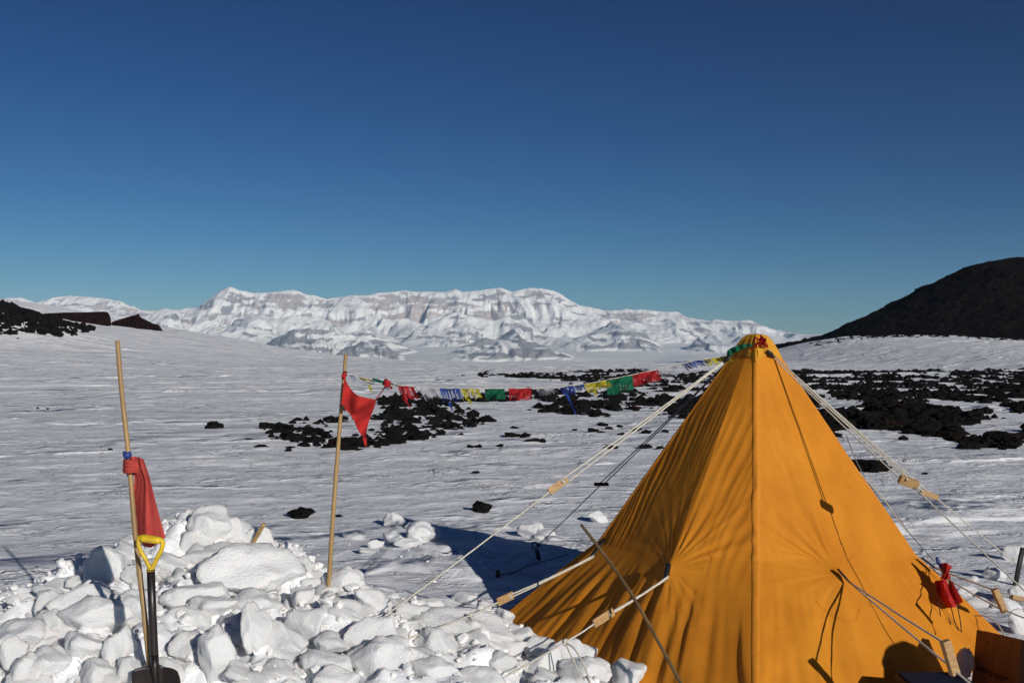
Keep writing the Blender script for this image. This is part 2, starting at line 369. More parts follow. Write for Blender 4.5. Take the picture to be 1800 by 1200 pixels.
# ------------------------------------------------------------------ mountains
SKY = np.array([(-700, 575), (-400, 556), (-200, 542), (0, 527), (38, 522), (60, 531), (105, 521), (125, 519), (180, 523), (215, 531), (235, 540), (250, 546), (310, 544), (345, 541), (370, 525), (385, 512), (405, 503), (420, 509), (445, 515), (460, 517), (480, 514), (500, 510), (514, 509), (540, 518), (575, 525), (600, 521), (620, 518), (648, 519), (665, 514), (700, 512), (760, 512), (780, 513), (800, 507), (815, 512), (850, 509), (865, 506), (880, 506), (900, 512), (930, 505), (950, 507), (980, 514), (1000, 526), (1020, 536), (1060, 545), (1105, 545), (1150, 546), (1190, 549), (1210, 558), (1245, 563), (1290, 563), (1315, 564), (1330, 568), (1345, 576), (1380, 583), (1420, 590), (1450, 594), (1500, 600), (1800, 604), (2300, 590), (2800, 600)], float)
D0 = 14000.0
MIDR = [  # (Y of crest, profile of pixel rows, half width of front slope, amount of bare rock)
    (13200., [(-400, 640), (0, 575), (60, 556), (120, 552), (190, 553), (260, 560), (300, 550), (330, 590), (420, 560), (450, 548), (500, 560), (560, 556), (600, 566), (640, 600), (690, 590), (720, 560), (760, 575), (800, 590), (1000, 560), (1060, 572), (1180, 570), (1250, 600), (1300, 590), (1600, 640)], 900., 0.25),
    (12300., [(-400, 640), (330, 640), (360, 620), (400, 575), (440, 572), (500, 592), (560, 618), (600, 640), (650, 600), (690, 600), (730, 596), (755, 572), (775, 572), (815, 546), (842, 560), (870, 562), (910, 552), (935, 566), (960, 590), (1000, 596), (1040, 580), (1072, 562), (1100, 572), (1140, 596), (1190, 620), (1240, 640), (1600, 640)], 800., 0.45),
    (11200., [(-400, 640), (560, 640), (800, 640), (890, 598), (920, 576), (935, 588), (970, 625), (1020, 600), (1060, 584), (1085, 575), (1115, 584), (1140, 600), (1168, 612), (1190, 640), (1200, 622), (1225, 600), (1238, 594), (1260, 606), (1290, 602), (1310, 588), (1330, 600), (1400, 612), (1440, 605), (1500, 640)], 620., 0.85),
    (10300., [(-400, 640), (330, 608), (420, 606), (470, 608), (510, 588), (560, 574), (600, 583), (640, 578), (690, 600), (720, 616), (750, 640), (790, 634), (815, 606), (845, 592), (870, 594), (900, 604), (930, 612), (990, 640), (1200, 640), (1400, 640)], 600., 0.75),
    (9500., [(-400, 645), (530, 645), (590, 612), (645, 597), (680, 606), (722, 638), (790, 640), (830, 618), (880, 601), (915, 600), (955, 612), (1000, 625), (1030, 638), (1056, 641), (1085, 641), (1180, 640), (1210, 630), (1240, 628), (1300, 640), (1500, 645)], 380., 1.0)]
nx, ny = 1250, 330
ax = np.linspace(-0.66, 0.62, nx)
ym = 8600 + (15200 - 8600) * (np.linspace(0, 1, ny) ** 0.95)
YM, AM = np.meshgrid(ym, ax, indexing='ij')
XM = AM * 12500.0
wx = XM + 190 * fbm(XM / 900, YM / 900, 3, 101); wy = YM + 260 * fbm(XM / 1100, YM / 1100, 3, 111)
floor = np.maximum(-60 + (YM - 8800) * 0.06, -60) + 25 * fbm(XM / 1500, YM / 1500, 3, 121)
def crest(px, table, Yk):
    t = np.array(table, float); return CZ + (625 - np.interp(px, t[:, 0], t[:, 1])) / F * Yk
def spread(Yk, prof, W, wx, wy, seed, rough):
    px = 900 + F * wx / Yk
    top = crest(px, prof, Yk)
    spur = ridged(wx / (W * 0.62), wy / (W * 3.0), 4, seed)
    Wl = W * (0.55 + 0.9 * spur)
    d = (Yk - wy)
    t = np.where(d > 0, d / Wl, -d / (W * 0.9))
    return top, np.clip(1 - t, 0, 1), spur
rockm = np.zeros_like(floor)
# main escarpment
px0 = 900 + F * (XM + 25 * pn(XM / 130, YM / 160, 7)) / D0
top0 = crest(px0, SKY, D0)
spur0 = ridged(wx / 520, wy / 2600, 5, 131)
but = ridged(wx / 430 + YM / 2600, YM / 3800, 2, 177)
gul = ridged(wx / 130, wy / 1500, 3, 171)
W0 = 1350 * (0.55 + 0.85 * spur0)
d0 = D0 - YM
t0 = np.clip(np.where(d0 > 0, d0 / W0, 0), 0, 1)
pro = np.interp(t0, [0, 0.05, 0.22, 0.27, 0.38, 0.60, 1.0], [1, 0.97, 0.68, 0.63, 0.42, 0.22, 0.0])
back = np.where(d0 < 0, np.clip(1 + d0 / 1500, 0, 1) * -0.15 - 0.02, 0)
fl0 = np.minimum(floor, top0 - 60)
Z = fl0 + (top0 - fl0) * pro + np.where(d0 < 0, d0 * 0.35, 0)
cliff = (sstep(0.03, 0.10, t0) * (1 - sstep(0.24, 0.30, t0)))
cliff2 = sstep(0.30, 0.36, t0) * (1 - sstep(0.40, 0.50, t0))
Z = Z + (gul - 0.6) * 20 * (cliff + 0.6 * cliff2) * sstep(0, 0.03, t0)
Z = Z + (but - 0.62) * 130 * sstep(0.2, 0.42, t0) * (1 - sstep(0.75, 1.0, t0)) * (d0 > 0)
base_kind = 0.62 * cliff + 0.50 * cliff2
lay = np.zeros_like(Z)
for k, (Yk, prof, W, rk) in enumerate(MIDR):
    top, s, spur = spread(Yk, prof, W, wx, wy, 141 + 7 * k, 0.5)
    hgt = top - floor
    zz = floor + np.clip(hgt, 0, None) * (0.78 * s + 0.22 * s * s) + 40 * (spur - 0.6) * np.clip(s * 3, 0, 1) * (1 - sstep(0.93, 1, s)) * (hgt > 0)
    m_ = zz > Z
    Z = np.where(m_, zz, Z); base_kind = np.where(m_, rk * np.clip(hgt / 40, 0, 1), base_kind); lay = np.where(m_, k + 1, lay)
det = fbm(XM / 330, YM / 420, 4, 201, 0.45)
rel = np.clip((Z - floor) / 150, 0.04, 1)
keep = 1 - 0.85 * sstep(0.96, 1.0, np.where(d0 > 0, 1 - t0, 1)) * (lay == 0)
Z = Z + det * 38 * rel * keep + (ridged(XM / 95, YM / 150, 3, 211) - .6) * 9 * rel * keep
gy, gx = np.gradient(Z); sx = XM[0, 1] - XM[0, 0]; dy = np.gradient(ym)[:, None]
slope = np.sqrt((gx / sx) ** 2 + (gy / dy) ** 2)
n1 = fbm(XM / 240, YM / 500 + Z / 70, 4, 221, 0.55)
n2 = fbm(XM / 700, YM / 700, 3, 231)
stepz = 0.5 + 0.5 * np.sin(Z / 17 + 1.4 * n2)
rock = base_kind * 0.9 + 0.55 * n1 + 0.45 * n2 + 0.45 * (slope - 0.55) + 0.22 * (stepz - .5) * (base_kind > .3) - 0.55
rock = sstep(-0.04, 0.34, rock) * sstep(4, 30, Z - floor)
Vm = np.stack([XM, YM, Z], -1).reshape(-1, 3)
me = mesh_np('mountain_range', Vm, gridf(ny, nx), None)
attr(me, 'rock', rock); attr(me, 'layer', lay); attr(me, 'band', 0.5 + 0.5 * n2 + 0.25 * (stepz - .5))
mm = bpy.data.materials.new('snowy_escarpment'); mm.use_nodes = True; t = mm.node_tree; N = t.nodes; L = t.links
b = N['Principled BSDF']; b.inputs['Roughness'].default_value = 0.9; b.inputs['Specular IOR Level'].default_value = 0.1
def at(n):
    a = N.new('ShaderNodeAttribute'); a.attribute_name = n; return a.outputs['Fac']
tc = N.new('ShaderNodeTexCoord')
nn = N.new('ShaderNodeTexNoise'); nn.inputs['Scale'].default_value = 0.02; nn.inputs['Detail'].default_value = 8; nn.inputs['Roughness'].default_value = 0.7
mp_ = N.new('ShaderNodeMapping'); mp_.inputs['Scale'].default_value = (1, 0.5, 0.6); L.new(tc.outputs['Object'], mp_.inputs[0]); L.new(mp_.outputs[0], nn.inputs[0])
rc = N.new('ShaderNodeValToRGB'); e = rc.color_ramp.elements
e[0].position = 0.3; e[0].color = (0.09, 0.08, 0.095, 1); e[1].position = 0.75; e[1].color = (0.34, 0.26, 0.22, 1)
L.new(at('band'), rc.inputs[0])
ad = N.new('ShaderNodeMath'); ad.operation = 'ADD'; L.new(at('rock'), ad.inputs[0])
sb = N.new('ShaderNodeMath'); sb.operation = 'MULTIPLY_ADD'; L.new(nn.outputs[0], sb.inputs[0]); sb.inputs[1].default_value = 1.0; sb.inputs[2].default_value = -0.5
L.new(sb.outputs[0], ad.inputs[1]); cl = N.new('ShaderNodeMapRange'); L.new(ad.outputs[0], cl.inputs[0])
cl.inputs[1].default_value = 0.22; cl.inputs[2].default_value = 0.9; cl.clamp = True
mx = N.new('ShaderNodeMixRGB'); mx.inputs[1].default_value = (0.80, 0.78, 0.74, 1); lw = N.new('ShaderNodeMath'); lw.operation = 'GREATER_THAN'; L.new(at('layer'), lw.inputs[0]); lw.inputs[1].default_value = 0.5
rc2 = N.new('ShaderNodeValToRGB'); e2_ = rc2.color_ramp.elements; e2_[0].position = 0.3; e2_[0].color = (0.05, 0.05, 0.065, 1); e2_[1].position = 0.8; e2_[1].color = (0.14, 0.125, 0.125, 1); L.new(at('band'), rc2.inputs[0])
mlr = N.new('ShaderNodeMixRGB'); L.new(lw.outputs[0], mlr.inputs[0]); L.new(rc.outputs[0], mlr.inputs[1]); L.new(rc2.outputs[0], mlr.inputs[2]); L.new(mlr.outputs[0], mx.inputs[2])
ml = N.new('ShaderNodeMath'); ml.operation = 'MULTIPLY'; ml.inputs[1].default_value = 0.76; L.new(cl.outputs[0], ml.inputs[0])
L.new(ml.outputs[0], mx.inputs[0]); L.new(mx.outputs[0], b.inputs['Base Color'])
bp = N.new('ShaderNodeBump'); bp.inputs['Distance'].default_value = 14; bp.inputs['Strength'].default_value = 0.6
L.new(nn.outputs[0], bp.inputs['Height']); L.new(bp.outputs[0], b.inputs['Normal'])
me.materials.append(mm)
tag(link('mountain_range', me), kind='structure', label='long snow-covered mountain escarpment on the horizon with banded rock cliffs')

# dark cinder cone on the right
def cone():
    cx, cy, hT, Rb = 176.0, 340.0, 36.5, 92.0
    nr, na = 130, 360
    rr = np.linspace(0, 1, nr)[:, None] ** 0.9 * 1.15 * np.ones((1, na)); aa = np.linspace(0, 2 * math.pi, na, endpoint=False)[None, :] * np.ones((nr, 1))
    x = cx + np.cos(aa) * rr * Rb; y = cy + np.sin(aa) * rr * Rb * 1.0
    prof = np.interp(rr, [0, .09, .185, .29, .49, .59, .74, .9, 1.0, 1.15], [.985, .965, .92, .825, .56, .43, .265, .165, .105, .03])
    z = prof * hT + 1.1 * fbm(x / 14, y / 14, 4, 301) + 0.7 * ridged(x / 4, y / 4, 3, 305) - 1.0
    me = mesh_np('cinder_cone', np.stack([x, y, z], -1).reshape(-1, 3), gridf(nr, na, True), M['cone'], False)
    return me, (cx, cy, hT, Rb)
cone_me, (ccx, ccy, chT, cRb) = cone()
tag(link('cinder_hill', cone_me), kind='structure', label='dark brown cinder cone rising behind the snow apron at right')

def outcrop(prof, Y, depth, nm, label, seed):
    pr = np.array(prof, float); n = 120
    px = np.linspace(pr[0, 0], pr[-1, 0], n); py = np.interp(px, pr[:, 0], pr[:, 1])
    rows = []
    for j, (dy, fr) in enumerate([(-6, 0), (-4.5, .3), (-3.2, .55), (-2.2, .8), (-1.2, .95), (0, 1.0), (depth * .3, 1.02), (depth * .7, .9), (depth, .3), (depth * 1.1, -.3)]):
        x = (px - 900) / F * Y; top = CZ + (625 - py) / F * Y; base = zfun(x, np.full(n, Y - 6.)) - 2
        yy = Y + dy + 1.3 * pn(x * 0.3, np.full(n, j * .7), seed) + 0.5 * pn(x * 1.3, np.full(n, j * 1.9), seed + 1)
        zz = base + (top - base) * fr + 0.28 * pn(x * 0.9, np.full(n, j * 1.3), seed + 2) * (0 < fr < .9)
        zz = zz + 0.35 * pn(x * 2.1, np.full(n, j * 2.3), seed + 4) * (0 < fr < .9)
        rows.append(np.stack([x * yy / Y, yy, zz], -1))
    me = mesh_np(nm, np.array(rows).reshape(-1, 3), gridf(len(rows), n), M['outcrop'], False)
    tag(link(nm, me), label, 'rock outcrop')
outcrop([(40, 560), (62, 556), (85, 550), (130, 549), (184, 547.5), (190, 549), (194, 556), (196, 572), (197, 580)], 226, 16, 'rock_outcrop', 'flat-topped reddish brown outcrop with a cliff end behind the left snow slope', 401)
outcrop([(190, 580), (197, 566), (214, 560), (228, 556), (240, 553), (244.5, 551.5), (246, 557), (258, 563), (268, 568), (279, 571), (282, 575), (289, 586), (292, 590)], 229, 12, 'rock_outcrop', 'wedge-shaped reddish brown outcrop with a raised tip, right of the flat-topped one', 421)

# ------------------------------------------------------------------ rocks
def blob_mesh(nm, seed, sub, mat_, cuts=9, amp=0.12, flat=0.75, rough=0.05, smooth=False, cutlo=0.55, cuthi=0.85):
    rnd = random.Random(seed); bm = bmesh.new(); bmesh.ops.create_icosphere(bm, subdivisions=sub, radius=1)
    planes = []
    for _ in range(cuts):
        v = Vector((rnd.gauss(0, 1), rnd.gauss(0, 1), rnd.gauss(0, 1))).normalized(); planes.append((v, rnd.uniform(cutlo, cuthi)))
    off = Vector((rnd.uniform(0, 50), rnd.uniform(0, 50), rnd.uniform(0, 50)))
    for v in bm.verts:
        p = v.co.copy()
        for nrm, d in planes:
            q = p.dot(nrm)
            if q > d: p -= nrm * (q - d) * (0.93 if not smooth else 0.90)
        k = 1 + amp * mnoise.noise(p * 1.6 + off) * 2 + rough * mnoise.noise(p * 5 + off) * 2 + rough * 0.5 * mnoise.noise(p * 11 + off) * 2
        v.co = Vector((p.x * k, p.y * k, p.z * k * flat))
    me = bpy.data.meshes.new(nm); bm.to_mesh(me); bm.free()
    for p in me.polygons: p.use_smooth = smooth
    me.materials.append(mat_); return me
RK = [blob_mesh('lava_rock', 500 + i, 3, M['rock'], cuts=8, amp=0.25, flat=0.62, rough=0.16) for i in range(9)]
RKR = [blob_mesh('lava_rock', 540 + i, 3, M['redrock'], cuts=8, amp=0.25, flat=0.62, rough=0.09) for i in range(3)]
RL = [blob_mesh('rubble', 560 + i, 1, M['rock'], cuts=6, amp=0.25, flat=0.62, rough=0.1) for i in range(6)]
def inpoly(px, py, poly):
    poly = np.array(poly, float); c = np.zeros(len(px), bool); j = len(poly) - 1
    for i in range(len(poly)):
        xi, yi = poly[i]; xj, yj = poly[j]
        cond = ((yi > py) != (yj > py)) & (px < (xj - xi) * (py - yi) / (yj - yi + 1e-12) + xi)
        c ^= cond; j = i
    return c
def merge(nm, bases, xs, ys_, zs, sc, rnd, mat_, sq=None):
    """many small stones joined into one mesh"""
    vb = [np.array([v.co[:] for v in m.vertices], np.float32) for m in bases]; fb = [np.array([p.vertices[:] for p in m.polygons], np.int32) for m in bases]
    V = []; Fc = []; o = 0; kk = rnd.integers(0, len(bases), len(xs)); rot = rnd.uniform(0, 6.28, len(xs)); st = rnd.uniform(0.7, 1.35, (len(xs), 3))
    for i in range(len(xs)):
        v = vb[kk[i]] * st[i] * sc[i]; c, s_ = math.cos(rot[i]), math.sin(rot[i])
        v = np.stack([v[:, 0] * c - v[:, 1] * s_ + xs[i], v[:, 0] * s_ + v[:, 1] * c + ys_[i], v[:, 2] + zs[i]], -1)
        V.append(v); Fc.append(fb[kk[i]] + o); o += len(v)
    return mesh_np(nm, np.concatenate(V), np.concatenate(Fc), mat_, False)

FIELDS = {
 'left': dict(polys=[[(452, 748), (500, 738), (560, 740), (640, 730), (700, 722), (760, 722), (860, 733), (868, 742), (820, 752), (770, 770), (700, 780), (640, 793), (580, 786), (540, 795), (500, 792), (520, 778), (478, 772)],
                     [(362, 757), (375, 747), (430, 750), (428, 766), (390, 768)], [(640, 712), (760, 706), (830, 716), (820, 728), (700, 724)]], dens=0.62, size=(0.05, 0.24), name='in the low rock patch behind the red flag'),
 'band': dict(polys=[[(838, 655), (860, 654), (900, 659), (1000, 654), (1110, 651), (1200, 656), (1300, 656), (1420, 652), (1430, 700), (1240, 690), (1000, 683), (985, 670), (880, 664), (843, 664)],
                     [(660, 704), (760, 694), (900, 690), (1000, 688), (1240, 694), (1240, 702), (960, 705), (820, 708), (700, 716), (664, 712)],
                     [(915, 722), (960, 714), (1010, 704), (1060, 702), (1300, 700), (1440, 700), (1440, 745), (1200, 737), (1060, 733), (980, 730)]], dens=0.62, size=(0.08, 0.36), name='in the dark rock band behind the prayer flags'),
 'right': dict(polys=[[(1390, 653), (1500, 654), (1620, 651), (1760, 651), (1800, 648), (2100, 640), (2100, 800), (1800, 796), (1700, 790), (1600, 783), (1540, 783), (1480, 775), (1430, 760), (1380, 740)]], dens=0.80, size=(0.08, 0.38), name='in the wide lava field right of the tent')}
GAPS = [[(1600, 713), (1640, 709), (1700, 710), (1800, 702), (1900, 700), (1900, 708), (1700, 716), (1672, 722), (1630, 716)],
        [(1690, 742), (1730, 735), (1800, 738), (1950, 736), (1950, 756), (1800, 758), (1740, 768), (1690, 768), (1670, 755), (1720, 750)],
        [(1400, 676), (1500, 674), (1500, 678), (1400, 680)], [(1400, 686), (1470, 687), (1460, 691), (1400, 691)]]
cand = []
for key, f in FIELDS.items():
    n = 220000; lo, hi = (17, 150)
    yy = np.exp(RNG.uniform(math.log(lo), math.log(hi), n)); tx = RNG.uniform(-0.32, 0.62, n); xx = tx * yy
    zz = zfun(xx, yy); px = 900 + F * tx; py = 625 + F * (CZ - zz) / yy
    inside = np.zeros(n, bool)
    wpx = px + 10 * pn(px / 30, py / 6, 3); wpy = py + 3 * pn(px / 25, py / 5, 4)
    for pl in f['polys']: inside |= inpoly(wpx, wpy, pl)
    for gp in GAPS: inside &= ~inpoly(wpx, wpy, gp)
    clump = sstep(-0.35, 0.25, fbm(xx * 0.35, yy * 0.12, 3, 17 + len(key)))
    wgt = np.minimum(1.7, (yy / 70.0) ** 1.5) * f['dens'] * clump
    wgt = wgt * (1.35 if key == 'left' else 1.05)
    inside &= RNG.uniform(0, 1, n) < wgt * 0.55
    s = f['size'][0] + (f['size'][1] - f['size'][0]) * RNG.uniform(0, 1, n) ** 2.6
    idx = np.nonzero(inside)[0]
    for i in idx: cand.append((s[i] * F / yy[i], xx[i], yy[i], zz[i], s[i], key))
cand.sort(key=lambda c: -c[0])
NI = 262
for c in cand[:NI]:
    red = random.random() < 0.08
    o = link('lava_rock', random.choice(RKR if red else RK)); s = c[4]
    o.location = (c[1], c[2], c[3] + s * 0.12); o.rotation_euler = (random.uniform(-.25, .25), random.uniform(-.25, .25), random.uniform(0, 6.28))
    o.scale = (s * random.uniform(.8, 1.25), s * random.uniform(.8, 1.2), s * random.uniform(.5, 1.05))
    pxx = 900 + F * c[1] / c[2]; dist = 'near the front edge' if c[2] < 27 else ('in the middle rows' if c[2] < 36 else 'in the far rows')
    sd2 = {'left': ('at its left end', 'in its centre', 'at its right end')[int(pxx > 560) + int(pxx > 720)], 'band': ('at its left end', 'in its centre', 'beside the tent')[int(pxx > 850) + int(pxx > 1080)], 'right': ('close to the tent', 'in its centre', 'by the right edge')[int(pxx > 1560) + int(pxx > 1700)]}[c[5]]
    lb = ('reddish' if red else 'black') + ' lava rock ' + {'left': 'of the low patch behind the red flag', 'band': 'of the band behind the prayer flags', 'right': 'of the wide field right of the tent'}[c[5]] + ', ' + dist.replace('near the front edge', 'front').replace('in the middle rows', 'middle').replace('in the far rows', 'far') + ', ' + sd2
    tag(o, lb, 'rock', lb.replace('lava rock ', 'lava rocks '))
for key, f in FIELDS.items():
    a = np.array([c[1:5] for c in cand[NI:] if c[5] == key])
    me = merge('lava_rubble', RL, a[:, 0], a[:, 1], a[:, 2] + a[:, 3] * 0.12, a[:, 3], RNG, M['rock'])
    tag(link('lava_rubble', me), 'black lava rubble and small stones ' + f['name'], 'rubble', kind='stuff')
# mound rubble
n = 6500; xx = -97 + RNG.normal(0, 15, n); yy = 172 + RNG.normal(0, 16, n)
px = 900 + F * xx / yy; zz = zfun(xx, yy); py = 625 + F * (CZ - zz) / yy
k = inpoly(px + 6 * pn(px / 12, py / 6, 9), py, [(-400, 440), (-100, 480), (0, 520), (70, 545), (168, 572), (158, 583), (120, 592), (40, 588), (-200, 588), (-400, 590)])
k &= RNG.uniform(0, 1, n) < 0.85
sz = 0.25 + 0.85 * RNG.uniform(0, 1, n) ** 2
me = merge('mound_rubble', RL, xx[k], yy[k], zz[k] + 0.1, sz[k], RNG, M['rock'])
tag(link('rubble_mound', me), 'mound of black lava rubble on the snow slope at far left', 'rubble', kind='stuff')
# boulders on the cone and along its foot
n = 5200; aa = RNG.uniform(math.pi * 0.75, math.pi * 1.85, n); rr = np.sqrt(RNG.uniform(0.01, 1.15, n))
xx = ccx + np.cos(aa) * rr * cRb; yy = ccy + np.sin(aa) * rr * cRb
zz = np.interp(rr, [0, .09, .185, .29, .49, .59, .74, .9, 1.0, 1.15], [.985, .965, .92, .825, .56, .43, .265, .165, .105, .03]) * chT - 0.9 + 1.1 * fbm(xx / 14, yy / 14, 4, 301)
sz = 0.2 + 0.9 * RNG.uniform(0, 1, n) ** 5
me = merge('cone_stones', RL, xx, yy, zz, sz, RNG, M['rock'])
tag(link('cone_boulders', me), 'loose dark stones strewn over the cinder cone', 'rubble', kind='stuff')
# ragged foot of the cone at the snow edge
n = 900; xx = RNG.uniform(68, 150, n); yy = RNG.uniform(196, 238, n); px = 900 + F * xx / yy; zz = zfun(xx, yy); py = 625 + F * (CZ - zz) / yy
lim = np.interp(px, [1390, 1440, 1480, 1550, 1680, 1740, 1800, 1900], [621, 611, 602, 594, 593, 598, 601, 604]) + 2.5 * pn(px / 14, px * 0, 12)
k = (py < lim) & (px > 1395); sz = 0.2 + 0.5 * RNG.uniform(0, 1, n) ** 2
me = merge('foot_stones', RL, xx[k], yy[k], zz[k], sz[k], RNG, M['rock'])
tag(link('foot_rubble', me), 'scattered dark stones along the foot of the cone where the snow begins', 'rubble', kind='stuff')

# single stones out on the snow: (px, py of the base, width px, height px, label)
SINGLE = [(524, 911, 50, 17, 'low flat black rock on the snow beside the second bamboo pole'), (843, 902, 31, 20, 'knobbly black rock above the tent shadow'),
 (595, 909, 12, 4, 'tiny dark stone just right of the second bamboo pole'), (1537, 830, 58, 21, 'large smooth dark boulder behind the right edge of the tent'),
 (836, 832, 14, 5, 'small flat dark stone alone in the middle snow'), (879, 786, 12, 6, None), (840, 788, 14, 7, None), (825, 789, 12, 7, None), (905, 755, 16, 6, None), (900, 769, 26, 9, None),
 (925, 769, 16, 9, None), (918, 770, 10, 5, None), (936, 778, 28, 8, None), (955, 779, 12, 9, 'reddish round stone at the right end of a short rock row'), (1060, 751, 18, 10, None), (1072, 755, 14, 6, None), (1090, 753, 12, 7, None),
 (1043, 760, 18, 8, None), (1056, 762, 14, 5, None), (1117, 758, 18, 7, None), (1138, 763, 16, 8, None), (1168, 761, 14, 6, None), (1135, 789, 24, 9, None), (1162, 790, 14, 7, None), (1075, 789, 20, 6, None), (1092, 767, 14, 6, None),
 (65, 719, 5, 3, None), (83, 720, 4, 3, None), (168, 722, 5, 3, None), (193, 791, 8, 4, 'tiny dark stone left of the flag pole'), (177, 786, 4, 2, None), (1628, 834, 10, 4, 'tiny dark stone right of the tent, past the big boulder'), (880, 880, 7, 3, None),
 (459, 788, 20, 7, None), (437, 775, 14, 5, None), (815, 662, 8, 4, None), (806, 663, 8, 3, None), (810, 765, 8, 4, None), (1010, 757, 8, 4, None), (30, 596, 5, 2, None), (640, 737, 22, 12, None), (690, 729, 30, 18, None), (760, 728, 34, 18, None)]
for px, py, wpx, hpx, lab in SINGLE:
    g = G(px, py); y = g.y; wd = wpx / F * y / 2; hd = hpx / F * y / 2
    red = bool(lab) and 'reddish' in lab
    o = link('lava_rock', random.choice(RKR if red else RK))
    o.location = (g.x, y + wd * .8, g.z + hd * .7); o.rotation_euler = (0, 0, random.uniform(0, 6.28))
    o.scale = (wd * 1.15, wd * 1.1, hd * 2.0)
    tag(o, lab or ('small black stone lying alone on the open snow' if wpx < 10 else 'black lava rock sitting on the open snow in front of the rock fields'), 'rock', None if lab else ('small stones on the open snow' if wpx < 10 else 'single rocks on the open snow'))

# ------------------------------------------------------------------ snow blocks
BK = [blob_mesh('snow_block', 700 + i, 4, M['block'], cuts=10, amp=0.12, flat=1.0, rough=0.045, smooth=True, cutlo=0.42, cuthi=0.9) for i in range(14)]
BKS = [blob_mesh('snow_lump', 740 + i, 3, M['block'], cuts=9, amp=0.12, flat=0.9, rough=0.05, smooth=True, cutlo=0.5, cuthi=0.85) for i in range(10)]
